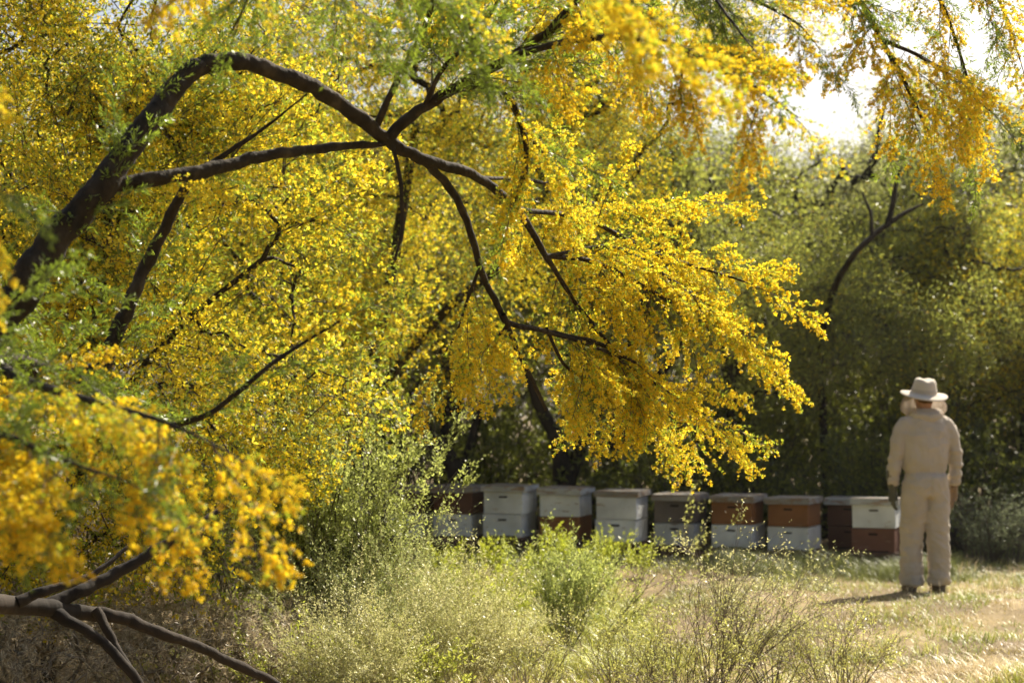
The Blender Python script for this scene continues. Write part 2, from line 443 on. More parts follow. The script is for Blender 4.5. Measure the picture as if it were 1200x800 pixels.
def front_tree():
    base = np.array([-2.55, 5.0, 0.0])
    root = empty('flowering_tree', base)
    tag(root, 'large flowering tree with dark arching limbs and sprays of golden yellow blossom', 'tree')
    rng = np.random.default_rng(5)
    def limb(pts, name='limb', n=5, sides=9, bark=M_BARK):
        """pts: (px, py, Y, radius px)"""
        w = np.array([[*P(a, b, Y), r * .9 * pxm(Y)] for a, b, Y, r in pts])
        s = spline(w, n); pos = s[:, :3]; rad = np.maximum(s[:, 3], .0015)
        k = np.arange(len(pos)); ph = rng.uniform(0, 6.28, 6)
        wob = np.stack([np.sin(k * .9 + ph[0]) + np.sin(k * 2.1 + ph[1]), np.sin(k * 1.1 + ph[2]) + np.sin(k * 1.9 + ph[5]), np.sin(k * .8 + ph[3]) + np.sin(k * 2.3 + ph[4])], 1)
        pos = pos + wob * rad[:, None] * .12
        rad = rad * (1 + .06 * np.sin(k * 1.7 + ph[4]))
        thick = rad.max() > .02
        if thick:                                   # knots, swellings and ridged bark on the thick limbs
            m = np.linspace(0, len(pos) - 1, len(pos) * 4); kk = np.arange(len(pos))
            fine = np.stack([np.interp(m, kk, pos[:, c]) for c in range(3)], 1); rf = np.interp(m, kk, rad)
            sides = 22
        else: fine, rf = pos, rad
        g = G(); g.tube(fine - base, rf, sides)
        if thick:
            v = g.v[0]; ctr = np.repeat(fine - base, sides, 0); out = v - ctr; off = rng.uniform(0, 50)
            nz = np.array([mnoise.fractal(Vector((a * 9 + off, b * 9, c * 9)), .8, 2.1, 3) * .09 + mnoise.ridged_multi_fractal(Vector((a * 34 + off, b * 34, c * 34)), .9, 2.0, 3, 1.0, 2.0) * .085 for a, b, c in v])
            g.v[0] = (ctr + out * (.90 + nz[:, None])).astype(np.float32)
        o = link(name, g.mesh(name, bark, True), root)
        return o, pos
    def sprays(lb, n, t0=0.0, t1=1.0, yel=.85, sc=(.8, 1.15), down=.3, along=.7, lat=.85, tip=True, pool=None):
        o, pos = lb
        seg = np.concatenate([[0], np.cumsum(np.linalg.norm(np.diff(pos, axis=0), axis=1))]); seg /= seg[-1]
        for i in range(n):
            u = t0 + (t1 - t0) * (i + rng.random()) / n
            if tip and i == n - 1: u = t1
            p = np.array([np.interp(u, seg, pos[:, k]) for k in range(3)])
            p2 = np.array([np.interp(min(1, u + .05), seg, pos[:, k]) for k in range(3)])
            p1 = np.array([np.interp(max(0, u - .05), seg, pos[:, k]) for k in range(3)])
            tg = unit(p2 - p1)
            d = unit(tg * along + rng.normal(size=3) * lat * .6 * np.array([1, 1, .9]) + np.array([0, 0, -down]))
            if tip and i == n - 1: d = unit(tg + np.array([0, 0, -down * .4]))
            r = rng.random()
            me = (pool or HI)[rng.integers(len(pool or HI))] if r < yel * .8 else HIG[rng.integers(len(HIG))] if r < yel else LF[rng.integers(len(LF))]
            sp = link('flower_spray' if r < yel else 'leaf_spray', me, o)
            M = frame(d, rng.uniform(-.8, .8), rng.uniform(*sc)); M[:3, 3] = p - base
            sp.matrix_local = Matrix(M.tolist())
    # trunk, out of the frame to the left
    tr = [P(-60, 455, 4.9), P(-140, 560, 4.95)]
    g = G(); pts = spline(np.array([[*base - [0, 0, .15], .19], [*(base + [.06, 0, .12]), .15], [*(base + [.10, -.02, .55]), .125], [*tr[1], .105], [*tr[0], .09]]), 6)
    g.tube(pts[:, :3] - base, pts[:, 3], 12); link('trunk', g.mesh('trunk', M_BARK, True), root)
    A = limb([(-75, 475, 4.9, 30), (-50, 445, 4.9, 28), (20, 345, 4.9, 24), (75, 270, 4.95, 20.5), (130, 203, 5.0, 18), (180, 135, 5.1, 15.5), (220, 88, 5.2, 13.5), (255, 72, 5.25, 12), (300, 77, 5.3, 11), (350, 95, 5.4, 10.5), (400, 122, 5.5, 10), (455, 165, 5.6, 9), (500, 188, 5.7, 7.5), (560, 208, 5.9, 6.5), (605, 245, 6.1, 5.5), (640, 300, 6.3, 4), (672, 352, 6.5, 2.5)])
    B = limb([(125, 215, 5.0, 11), (200, 208, 5.1, 9.5), (280, 190, 5.25, 8.5), (340, 178, 5.35, 7), (400, 172, 5.5, 5.5), (455, 168, 5.6, 3.5)])
    C = limb([(-62, 470, 4.9, 15), (0, 428, 5.2, 13), (60, 433, 5.4, 12), (110, 435, 5.5, 11), (138, 388, 5.5, 10), (160, 335, 5.5, 9), (188, 278, 5.5, 8), (218, 220, 5.4, 6), (258, 185, 5.4, 4), (310, 150, 5.4, 2.2), (360, 110, 5.4, .8)])
    D = limb([(497, 188, 5.7, 6), (525, 218, 5.8, 5.5), (547, 258, 5.9, 5), (562, 312, 6.0, 4.6), (580, 352, 6.1, 4.3), (597, 378, 6.15, 4), (640, 388, 6.3, 3.3), (700, 402, 6.5, 3), (745, 425, 6.6, 2)])
    E = limb([(590, 368, 6.1, 3.6), (605, 408, 6.2, 3.3), (622, 442, 6.3, 2.8), (640, 480, 6.4, 2)])
    F = limb([(452, 165, 5.6, 8), (490, 130, 5.6, 7.5), (540, 100, 5.6, 7), (590, 72, 5.6, 6), (640, 40, 5.6, 5.5)])
    Gg = limb([(440, 152, 5.58, 5), (465, 95, 5.5, 4.2), (490, 50, 5.4, 3.6), (512, -10, 5.3, 3)])
    H = limb([(540, 100, 5.6, 5), (590, 107, 5.6, 4.5), (612, 150, 5.65, 4), (616, 200, 5.7, 3.2), (603, 238, 5.75, 2)])
    I = limb([(592, 110, 5.6, 4), (622, 160, 5.7, 3.2), (655, 200, 5.8, 2)])
    J = limb([(461, 172, 5.6, 3), (470, 220, 5.6, 2.8), (471, 268, 5.6, 2.4), (463, 305, 5.6, 1.8)])
    N = limb([(497, 125, 5.6, 3.6), (520, 80, 5.5, 3.2), (560, 40, 5.4, 2.8), (590, -10, 5.3, 2.2)])
    # low limbs that dip to the ground
    K = limb([(-150, 640, 4.95, 16), (-80, 690, 5.3, 14), (0, 708, 5.7, 12.5), (90, 716, 6.0, 10.5), (140, 724, 6.1, 8.5), (200, 745, 6.2, 7), (260, 770, 6.35, 6.3), (320, 800, 6.5, 6), (380, 845, 6.7, 6), (450, 940, 6.9, 5)], bark=M_BARKD)
    limb([(50, 712, 5.9, 10), (100, 690, 6.0, 8.5), (150, 663, 6.1, 7.5), (225, 620, 6.2, 5.5), (262, 592, 6.3, 3)], bark=M_BARKD)
    limb([(60, 715, 5.9, 9), (110, 745, 5.9, 7), (165, 802, 5.9, 6), (210, 900, 5.9, 5), (225, 985, 5.95, 4)], bark=M_BARKD)
    limb([(112, 715, 6.03, 7), (135, 755, 6.0, 5.5), (160, 800, 5.95, 5), (190, 870, 5.9, 4)], bark=M_BARKD)
    limb([(20, 705, 5.75, 8), (60, 690, 5.8, 6), (110, 672, 5.9, 4), (150, 640, 6.0, 2.5)], bark=M_BARKD)
    # plumes in focus
    a = limb([(605, 245, 6.1, 4), (690, 258, 6.6, 3.4), (760, 295, 6.7, 2.8), (815, 312, 6.9, 2), (872, 330, 7.0, 1.2)], sides=6)
    b = limb([(640, 300, 6.3, 4), (700, 308, 6.5, 3.2), (780, 350, 6.7, 2.6), (825, 368, 6.9, 1.9), (868, 398, 7.0, 1.2)], sides=6)
    c = limb([(640, 388, 6.3, 3), (710, 412, 6.5, 2.6), (765, 448, 6.7, 2.1), (810, 478, 6.8, 1.6), (842, 502, 6.9, 1.1)], sides=6)
    d = limb([(672, 352, 6.5, 3), (715, 405, 6.6, 2.5), (745, 440, 6.7, 2), (768, 470, 6.8, 1.2)], sides=6)
    e = limb([(640, 385, 6.3, 2.6), (660, 425, 6.4, 2.2), (685, 445, 6.5, 1.7), (708, 460, 6.6, 1.1)], sides=6)
    f = limb([(562, 312, 6.0, 2.8), (545, 360, 6.1, 2.2), (535, 390, 6.2, 1.7), (520, 415, 6.2, 1.1)], sides=6)
    h = limb([(597, 378, 6.15, 2.6), (585, 392, 6.2, 2), (570, 405, 6.2, 1.2)], sides=6)
    i2 = limb([(640, 300, 6.3, 3), (720, 290, 6.5, 2.5), (790, 330, 6.6, 2), (835, 360, 6.7, 1.2)], sides=6)
    j2 = limb([(560, 208, 5.9, 3), (640, 215, 6.5, 2.5), (720, 245, 6.9, 2), (800, 235, 7.1, 1.2)], sides=6)
    sprays(a, 15, .25, 1, 1, (.6, .9), .15); sprays(b, 15, .15, 1, 1, (.6, .9), .22); sprays(c, 14, .2, 1, .92, (.6, .9), .28)
    sprays(d, 9, .1, 1, .92, (.6, .85), .4); sprays(e, 6, .3, 1, .85, (.55, .8), .4); sprays(f, 7, .2, 1, .9, (.5, .75), .4)
    sprays(h, 4, .2, 1, 1, (.5, .7), .3); sprays(i2, 11, .2, 1, .95, (.6, .9), .25); sprays(j2, 11, .3, 1, .85, (.6, .9), .3)
    sprays(D, 9, .72, 1, .9, (.6, .9), .45); sprays(A, 4, .95, 1, .8, (.6, .9), .4, tip=False)
    # overhead limbs whose plumes hang into the frame from above
    T1 = limb([(640, 40, 5.6, 6), (720, -40, 5.5, 6), (820, -75, 5.4, 5), (920, -65, 5.4, 4.5), (995, -15, 5.4, 4), (1035, 50, 5.45, 3.6), (1068, 112, 5.5, 3), (1090, 160, 5.6, 1.6)])
    T1b = limb([(920, -65, 5.4, 4), (1020, -80, 5.6, 3.5), (1090, -20, 5.8, 2.8), (1130, 80, 5.9, 2), (1140, 150, 6.0, 1.2)])
    T2 = limb([(600, 66, 5.55, 5), (690, 45, 5.2, 4.2), (780, 50, 4.9, 3.6), (850, 85, 4.7, 2.8), (900, 112, 4.6, 2), (935, 138, 4.55, 1.2)])
    T3 = limb([(-150, 240, 4.6, 8), (-90, 50, 4.4, 8), (60, -90, 4.2, 7.5), (300, -110, 4.1, 7), (450, -120, 3.9, 6), (600, -90, 3.6, 5), (690, -35, 3.5, 4), (745, 5, 3.5, 2)])
    T4 = limb([(-75, 475, 4.9, 14), (-140, 330, 4.75, 10), (-150, 230, 4.6, 8), (-130, 100, 4.2, 6), (-90, 40, 3.9, 5), (-50, 60, 3.6, 4), (-40, 150, 3.4, 3), (-15, 250, 3.3, 2)])
    T8 = limb([(300, -110, 4.1, 5), (280, -75, 3.9, 4), (255, -48, 3.7, 2.5), (235, -30, 3.6, 1.5)])
    T8b = limb([(300, -110, 4.1, 4), (310, -60, 4.2, 3), (290, 0, 4.3, 2), (270, 40, 4.4, 1.2)])
    sprays(T8b, 9, .2, .75, .05, (.4, .6), .1)
    T1e = limb([(1020, -80, 5.6, 3), (1110, -60, 5.7, 2.6), (1170, 0, 5.8, 2), (1195, 70, 5.9, 1.2)])
    sprays(T1e, 12, .3, 1, .5, (.5, .8), .4, pool=GOLD)
    T10 = limb([(450, -120, 3.9, 4), (480, -50, 4.2, 3), (525, 5, 4.4, 2.2), (570, 45, 4.5, 1.2)])
    T11 = limb([(820, -75, 5.4, 3.5), (835, -10, 5.1, 2.6), (865, 35, 4.9, 1.6), (885, 60, 4.8, 1)])
    T12 = limb([(-75, 475, 4.9, 6), (-50, 420, 4.4, 4), (-5, 370, 4.1, 2.4), (35, 335, 4.0, 1.2)])
    T13 = limb([(300, -110, 4.1, 4), (360, -60, 4.2, 3), (400, -20, 4.3, 2), (430, 20, 4.4, 1.2)])
    sprays(T10, 15, .25, 1, .12, (.45, .75), .2); sprays(T11, 9, .2, 1, .15, (.5, .75), .3); sprays(T12, 12, .3, 1, .15, (.4, .6), .15, pool=GOLD); sprays(T13, 9, .3, 1, .15, (.4, .65), .2)
    T5 = limb([(0, 430, 5.2, 8), (30, 445, 4.6, 6.5), (90, 465, 4.0, 5), (165, 485, 3.7, 3.5), (225, 508, 3.6, 2), (268, 530, 3.5, 1.2)])
    T6 = limb([(-62, 470, 4.9, 9), (-40, 490, 4.3, 6), (20, 515, 3.8, 4), (90, 545, 3.6, 2.4), (140, 560, 3.5, 1.4)])
    T7 = limb([(80, 435, 5.45, 6), (160, 490, 5.0, 4.5), (235, 490, 4.9, 4), (320, 425, 4.9, 3), (400, 375, 5.0, 1.6)])
    T9 = limb([(-50, 445, 4.9, 8), (-90, 500, 4.2, 6), (-40, 550, 3.6, 4), (0, 575, 3.5, 2)])
    T1c = limb([(1030, 45, 5.45, 3), (1085, 70, 5.5, 2.4), (1130, 105, 5.6, 1.8), (1160, 130, 5.7, 1.1)])
    T1d = limb([(720, -40, 5.5, 4), (800, -20, 5.3, 3.4), (870, -5, 5.2, 2.6), (930, 25, 5.2, 1.6), (955, 50, 5.2, 1)])
    sprays(T1, 17, .5, 1, .62, (.5, .75), .45, pool=GOLD); sprays(T1b, 17, .25, 1, .62, (.5, .8), .5, pool=GOLD); sprays(T1c, 10, .1, 1, .6, (.5, .7), .4, pool=GOLD); sprays(T1d, 14, .1, 1, .4, (.5, .75), .3, pool=GOLD)
    sprays(T2, 20, .1, .95, .9, (.5, .7), .25, pool=GOLD)
    sprays(T3, 20, .5, 1, .85, (.45, .75), .12); sprays(T4, 9, .72, 1, .8, (.4, .6), .2); sprays(T8, 7, .2, 1, 1, (.4, .55), .1, pool=GOLD)
    sprays(T5, 28, .2, 1, .62, (.45, .75), .28, pool=GOLD); sprays(T6, 20, .3, 1, .62, (.45, .7), .25, pool=GOLD); sprays(T7, 12, .1, 1, .3, (.5, .75), .15)
    sprays(T9, 14, .3, 1, .62, (.45, .65), .3, pool=GOLD)
    # green feathery shoots along the upper limbs
    sprays(F, 12, .3, 1, .25, (.7, 1.0), .1); sprays(Gg, 9, .3, 1, .2, (.7, 1.0), .1); sprays(N, 8, .1, 1, .3, (.7, 1.0), .1)
    sprays(A, 13, .02, .36, .0, (.5, .75), .1, tip=False); sprays(A, 5, .38, .44, .0, (.4, .6), .1, tip=False); sprays(C, 10, .05, .6, .1, (.5, .75), .2, tip=False); sprays(B, 4, .1, .9, .5, (.35, .5), .3, tip=False); sprays(H, 6, .2, 1, .35, (.6, .8), .4); sprays(I, 6, .2, 1, .7, (.6, .8), .4)
    sprays(T1, 8, .05, .5, .35, (.7, 1.0), .3, tip=False)
front_tree()

# ------------------------------------------------------------------ flowering trees a few metres further in, on the left
def mid_tree(name, base, trunk, blobs, ntips, mix, seed, label, group=None, r=(.0026, .045)):
    base = np.array([base[0], base[1], float(hgt(base[0], base[1]))])
    rng = np.random.default_rng(seed)
    root = empty(name, base); tag(root, label, 'tree', group)
    roots = [[base - [0, 0, .1]] + [np.array(p) for p in pl] if k == 0 else [np.array(p) for p in pl] for k, pl in enumerate(trunk)]
    roots = [list(spline(np.array(pl), 4)) if len(pl) > 2 else pl for pl in roots]
    tips = ellipsoid_tips(rng, blobs, ntips)
    nodes, par, tipn = skeleton(seed, roots, tips)
    g = skel_geo(nodes - base, par, tipn, r[0], r[1])
    link('trunk', g.mesh('trunk', M_BARK, True), root)
    cen = np.mean([b[:3] for b in blobs], axis=0); cen[2] -= .4
    pool = [LO_Y[i % 5] for i in range(int(mix * 10))] + [LO_G[i % 4] for i in range(10 - int(mix * 10))]
    cr = link('crown', crown_mesh(seed + 1, tips - base, cen - base, pool, 'crown', M_FLOWER), root)
    return root

mid_tree('blossom_tree', (-2.5, 9.2), [[(-2.45, 9.2, .6), (-2.3, 9.15, 1.3), (-2.2, 9.1, 2.1), (-2.1, 9.0, 3.0)], [(-2.3, 9.15, 1.3), (-1.8, 9.0, 1.9), (-1.3, 8.9, 2.3)], [(-2.2, 9.1, 2.0), (-2.7, 9.3, 2.7), (-3.0, 9.4, 3.3)]],
         [(-2.5, 9.3, 3.0, 1.0, .6, 1.0), (-1.7, 9.0, 2.5, .9, .5, .9), (-2.4, 9.2, 1.75, .8, .45, .7), (-1.9, 9.1, 3.5, 1.0, .5, .7), (-1.5, 8.9, 1.6, .7, .4, .5), (-2.35, 8.5, 1.15, .7, .35, .45), (-1.65, 8.5, 1.35, .5, .3, .4), (-2.0, 8.35, 1.0, .8, .3, .3)], 600, .6, 41,
         'yellow blossoming tree with thin crooked branches standing behind the big arching limb')
K3 = 1.27
def far(p): return (p[0] * K3, p[1] * K3, 1.5 + (p[2] - 1.5) * K3, *[q * K3 for q in p[3:]])
mid_tree('blossom_tree', (-1.2, 13.2), [[(-1.2, 13.2, .7), (-1.15, 13.2, 1.5), (-.95, 13.2, 2.5), (-.75, 13.2, 3.7)], [(-1.15, 13.2, 1.5), (-.5, 13.2, 2.3), (.2, 13.1, 2.8)], [(-1.15, 13.2, 1.6), (-1.9, 13.3, 2.4)]],
         [far(b) for b in [(-1.2, 10.6, 2.5, .8, .5, .8), (-.4, 10.4, 2.6, .8, .5, .75), (.3, 10.4, 3.1, .75, .45, .6), (-.5, 10.5, 3.6, 1.2, .5, .7), (-1.0, 10.3, 1.9, .5, .4, .45), (.75, 10.6, 3.75, .8, .45, .55), (-1.7, 10.5, 3.3, .7, .5, .8), (.1, 10.5, 3.95, .9, .45, .5), (1.35, 10.6, 3.95, .55, .4, .4), (-.8, 10.6, 3.95, .6, .45, .5)]], 660, .6, 57,
         'yellow blossoming tree rising behind the tall green shrub')

# ------------------------------------------------------------------ wood behind the clearing
BGA, BGB = (.100, .116, .014), (.240, .255, .035)
def bg_crown(seed, kind):
    """crown of a tree 1 unit radius-ish scaled by root: returns (wood mesh, leaf mesh)"""
    rng = np.random.default_rng(seed)
    blobs = [(0, 0, 3.0, 1.5, 1.4, 1.2)] + [(rng.normal() * 1.1, rng.normal() * 1.0, rng.uniform(1.9, 4.2), rng.uniform(.7, 1.1), rng.uniform(.7, 1.1), rng.uniform(.6, .9)) for _ in range(7)]
    tips = ellipsoid_tips(rng, blobs, 330, .5)
    tips = tips[tips[:, 2] > .8]
    lean = rng.normal(size=2) * .25
    tr = [[(0, 0, -.1), (lean[0] * .5, lean[1] * .5, .8), (lean[0], lean[1], 1.6), (lean[0] * 1.3, lean[1] * 1.2, 2.6)]]
    for k in range(3):
        an = rng.uniform(0, 6.28); tr.append([(lean[0], lean[1], 1.3 + .2 * k), (lean[0] + math.cos(an) * .6, lean[1] + math.sin(an) * .6, 2.1 + .2 * k), (lean[0] + math.cos(an) * 1.1, lean[1] + math.sin(an) * 1.1, 2.9 + .2 * k)])
    tr = [list(spline(np.array(p), 3)) for p in tr]
    nodes, par, tipn = skeleton(seed, tr, tips)
    wood = skel_geo(nodes, par, tipn, .006, .12, sides=5).mesh('trunk', M_BARKD, True)
    if kind == 'green': cl = [clump(seed + i, 78, .30, .055, .026, BGA, BGB, 5, .03).arrays() for i in range(4)]
    elif kind == 'pale': cl = [clump(seed + i, 100, .30, .050, .024, (.14, .15, .035), (.27, .28, .08), 3, .03).arrays() for i in range(4)]
    else: cl = [clump(seed + i, 75, .30, .05, .024, (.09, .10, .012), (.20, .21, .025), 55, .034).arrays() for i in range(4)]
    g = G()
    for t in tips:
        M = frame(rdir(rng, 1)[0], rng.uniform(0, 6), rng.uniform(.75, 1.35)); M[:3, 3] = t
        g.merge(cl[rng.integers(4)], M, rng.uniform(.75, 1.2))
    return wood, g.mesh('crown', M_LEAF if kind != 'yellow' else M_FLOWER)
BG = {'green': [bg_crown(201, 'green'), bg_crown(214, 'green')], 'pale': [bg_crown(231, 'pale')], 'yellow': [bg_crown(251, 'yellow')]}
def bg_tree(x, y, kind, v, s, rz, label, name='woodland_tree', group='trees of the wood behind the clearing'):
    root = empty(name, (x, y, float(hgt(x, y))), R(rz), (s, s * (.6 if y < 21.5 else 1), s))
    w, c = BG[kind][v % len(BG[kind])]
    link('trunk', w, root); link('crown', c, root)
    tag(root, label, 'tree', group)
    return root
for x, y, k, v, s, rz, t in [
    (-4.6, 20.0, 'green', 0, 1.0, 10, 'beyond the blossom above the dry brush'), (-2.4, 20.4, 'green', 1, 1.1, 170, 'beyond the tall green shrub'), (-.9, 19.6, 'green', 0, 1.0, 190, 'over the leaning dark trunk'), (1.0, 19.8, 'green', 1, 1.0, 350, 'over the forked dark trunk'),
    (2.9, 20.6, 'green', 0, 1.0, 15, 'behind the brown and white hives'), (4.6, 20.5, 'green', 1, .95, 5, 'directly behind the beekeeper'), (8.6, 20.2, 'green', 0, .95, 175, 'past the blossoming olive trees'),
    (-3.5, 24, 'green', 1, 1.2, 20, 'in the second row beyond the tall shrub'), (-1.0, 24.5, 'green', 0, 1.2, 100, 'in the second row behind the leaning trunk'), (1.5, 24.2, 'green', 1, 1.15, 210, 'in the second row behind the forked trunk')]:
    bg_tree(x, y, k, v, s, rz, 'dark green woodland tree ' + t)
for x, y, v, s, rz, t in [(3.4, 24.5, 0, 1.15, 0, 'behind the bare forked limb'), (5.6, 25.5, 0, 1.15, 140, 'above the beekeeper'), (8.2, 25.0, 0, 1.25, 70, 'above the blossoming olive tree'), (.8, 28, 0, 1.35, 250, 'showing through gaps in the golden plume'), (10.8, 24, 0, 1.2, 190, 'past the far end of the wood')]:
    bg_tree(x, y, 'pale', v, s, rz, 'pale olive green tree far back ' + t)
for x, y, v, s, rz, t in [(6.2, 20.4, 0, 1.0, 12, 'nearest the beekeeper'), (7.3, 22.5, 0, 1.05, 200, 'in the second row of the wood')]:
    bg_tree(x, y, 'yellow', v, s, rz, 'olive tree dotted with yellow blossom ' + t)

for x, y, s, rz, t in [(-3.9, 13.6, 1.1, 40, 'crowded behind the first blossoming tree'), (-2.0, 16.0, 1.2, 220, 'filling the gap between the tall shrub and the wood')]:
    bg_tree(x, y, 'yellow', 0, s, rz, 'yellow flecked olive tree ' + t)

def trunk_tree(base_px, Y, paths, label):
    """dark multi-stemmed trunk seen behind the hives, crown merging into the wood above"""
    x = (base_px - 600) / FOC * Y; base = np.array([x, Y, float(hgt(x, Y))])
    root = empty('dark_trunk_tree', base); tag(root, label, 'tree')
    for i, pth in enumerate(paths):
        w = np.array([[*P(a, b, Y + dy), r * pxm(Y)] for a, b, dy, r in pth])
        if i == 0: w = np.vstack([[*(base - [0, 0, .1]), pth[0][3] * pxm(Y) * 1.35], w])
        s = spline(w, 5); g = G(); g.tube(s[:, :3] - base, s[:, 3] * (1 + .07 * np.sin(np.arange(len(s)) * 1.9)), 8)
        link('trunk' if i == 0 else 'limb', g.mesh('trunk', M_BARKD, True), root)
    o = link('crown', BG['green'][1][1], root); o.location = (0, .3, .9); o.scale = (.75, .6, .8); o.rotation_euler = (0, 0, base_px)
trunk_tree(545, 18.8, [[(548, 600, 0, 15), (540, 562, 0, 13), (520, 530, 0, 10), (498, 503, 0, 8), (480, 470, 0, 6), (470, 420, .1, 4)], [(540, 570, 0, 7), (552, 520, .1, 6), (565, 470, .2, 4)]],
           'dark trunk leaning sideways behind the hives with white boxes')
trunk_tree(662, 18.9, [[(662, 600, 0, 15), (660, 560, 0, 12), (652, 515, 0, 9), (632, 475, 0, 7), (618, 440, 0, 5), (600, 400, .1, 4)], [(664, 575, 0, 9), (676, 535, .1, 8), (690, 490, .2, 6), (700, 440, .3, 4)]],
           'dark forked trunk behind the hives, its two stems in a narrow V')

def limb_tree():
    Y = 19.7; x = (968 - 600) / FOC * Y; base = np.array([x, Y, float(hgt(x, Y))])
    root = empty('bare_limbed_tree', base)
    tag(root, 'tree with a bare dark forked limb showing against pale foliage', 'tree')
    for i, pth in enumerate([[(968, 600, 5), (965, 500, 5), (960, 420, 4.5), (975, 345, 4), (1000, 300, 3.6), (1025, 275, 3.2), (1042, 262, 3), (1060, 250, 2.3), (1082, 239, 1.2)], [(1040, 263, 3.6), (1046, 240, 3), (1050, 215, 2.4), (1056, 195, 1.5)], [(1022, 278, 2.6), (1020, 250, 2), (1010, 225, 1.2)]]):
        w = np.array([[*P(a, b, Y - 1.5 * float(smooth(430, 290, b))), r * pxm(Y)] for a, b, r in pth])
        if i == 0: w = np.vstack([[*(base - [0, 0, .1]), .08], w])
        s = spline(w, 5); g = G(); g.tube(s[:, :3] - base, s[:, 3], 7)
        link('trunk' if i == 0 else 'limb', g.mesh('trunk', M_BARKD, True), root)
    o = link('crown', BG['green'][0][1], root); o.location = (0, -.8, .35); o.scale = (.66, .34, .68)
limb_tree()

# ------------------------------------------------------------------ shrubs
def shrub(seed, h, rad, nst, per, lg, lw, ca, cb, stemc, up=1.0, curve=.25, twig=.0022, fl=0, m=None, spread=.12):
    """fan of stems from one base with side twigs carrying small leaves -> (stem mesh, leaf mesh)"""
    rng = np.random.default_rng(seed); gs, gl = G(), G()
    lp, ld = [], []; ea, eb = [], []
    for i in range(nst):
        an = rng.uniform(0, 6.28); k = rad * math.sqrt(rng.random()); H = h * rng.uniform(.6, 1.05) * (1 - .25 * (k / rad) ** 2)
        b = np.array([math.cos(an), math.sin(an), 0]) * rng.random() * spread
        e = np.array([math.cos(an) * k, math.sin(an) * k, H])
        mid = (b + e) / 2 + np.array([-math.cos(an), -math.sin(an), 0]) * k * curve * .4 + rng.normal(size=3) * .03
        pt = spline(np.array([b - [0, 0, .03], mid, e]), 4)
        gs.tube(pt, np.linspace(twig * 2.2, twig * .5, len(pt)), 4, np.array(stemc) * rng.uniform(.7, 1.3))
        for j in range(per):
            u = rng.uniform(.22, 1); x = u * (len(pt) - 1); a0 = int(min(x, len(pt) - 2)); p = pt[a0] + (pt[a0 + 1] - pt[a0]) * (x - a0)
            tg = unit(pt[a0 + 1] - pt[a0]); d = unit(tg * .7 + rdir(rng, 1)[0] * .9)
            ln = h * rng.uniform(.06, .2); q = p + d * ln
            ea.append(p); eb.append(q)
            n = lg[2]; s = rng.uniform(.15, 1.05, n)[:, None]
            lp.append(p + (q - p) * s + rng.normal(size=(n, 3)) * .006); ld.append(unit(d * .6 + rdir(rng, n) * .8 + [0, 0, .2 * up]))
    gs.edges(ea, eb, twig * .55, twig * .3, np.array(stemc), 3)
    lp = np.concatenate(lp); ld = np.concatenate(ld); n = len(lp)
    gl.leaves(lp, ld, rdir(rng, n), rng.uniform(lg[0], lg[1], n), rng.uniform(.7, 1.3, n) * lw, gcol(rng, n, ca, cb))
    return gs.mesh('stems', M_DRY, True), gl.mesh('foliage', m or M_LEAF)
def plant(name, meshes, x, y, label, cat='shrub', rz=0, s=1.0, group=None, z=None):
    root = empty(name, (x, y, float(hgt(x, y)) if z is None else z), R(rz), s)
    link('stems', meshes[0], root); link('foliage', meshes[1], root)
    return tag(root, label, cat, group)

def twiggy(seed, h, rad, ntip, per, lg, lw, ca, cb, stemc, r=(.0011, .008), nst=6, m=None, lean=(0, 0), dome=.5, fork=.25):
    """crooked, forking bush grown from a few stems to tips spread through a dome -> (stem mesh, leaf mesh)"""
    rng = np.random.default_rng(seed)
    an = rng.uniform(0, 6.28, ntip); k = rad * np.sqrt(rng.random(ntip))
    z = h * (1 - dome * (k / rad) ** 2) * (.35 + .65 * rng.random(ntip) ** .6)
    tips = np.stack([np.cos(an) * k + lean[0] * z, np.sin(an) * k + lean[1] * z, z], 1)
    roots = []
    for i in range(nst):
        a = i * 6.28 / nst + rng.normal() * .4; q = rad * rng.uniform(.12, .3)
        pl = [np.array([math.cos(a) * .03, math.sin(a) * .03, -.03]), np.array([math.cos(a) * q * .5, math.sin(a) * q * .5, h * .14]), np.array([math.cos(a) * q + lean[0] * h * .3, math.sin(a) * q + lean[1] * h * .3, h * .3])]
        roots.append(pl)
    nodes, par, tipn = skeleton(seed, roots, tips, 3, .03, pen=.3)
    gs = skel_geo(nodes, par, tipn, r[0], r[1], np.array(stemc), 4, fork + .25)
    gl = G(); lp, ld = [], []; ea, eb = [], []
    for t in tipn:
        a, b = nodes[par[t]], nodes[t]; b0 = nodes[par[par[t]]]
        n = per; u = rng.uniform(-1, 1.05, n)[:, None]
        p = np.where(u > 0, a + (b - a) * u, a + (b0 - a) * (-u)) + rng.normal(size=(n, 3)) * .008
        lp.append(p); ld.append(unit(unit(b - a) * .6 + rdir(rng, n)))
        for _ in range(2):
            q = b + (unit(b - a) * .6 + rdir(rng, 1)[0]) * h * .06; ea.append(a + (b - a) * rng.random()); eb.append(q)
            lp.append(q + rng.normal(size=(3, 3)) * .008); ld.append(rdir(rng, 3))
    gs.edges(ea, eb, r[0] * .8, r[0] * .5, np.array(stemc), 3)
    lp = np.concatenate(lp); ld = np.concatenate(ld); n = len(lp)
    gl.leaves(lp, ld, rdir(rng, n), rng.uniform(lg[0], lg[1], n), rng.uniform(.7, 1.3, n) * lw, gcol(rng, n, ca, cb))
    return gs.mesh('stems', M_DRY, True), gl.mesh('foliage', m or M_LEAF)

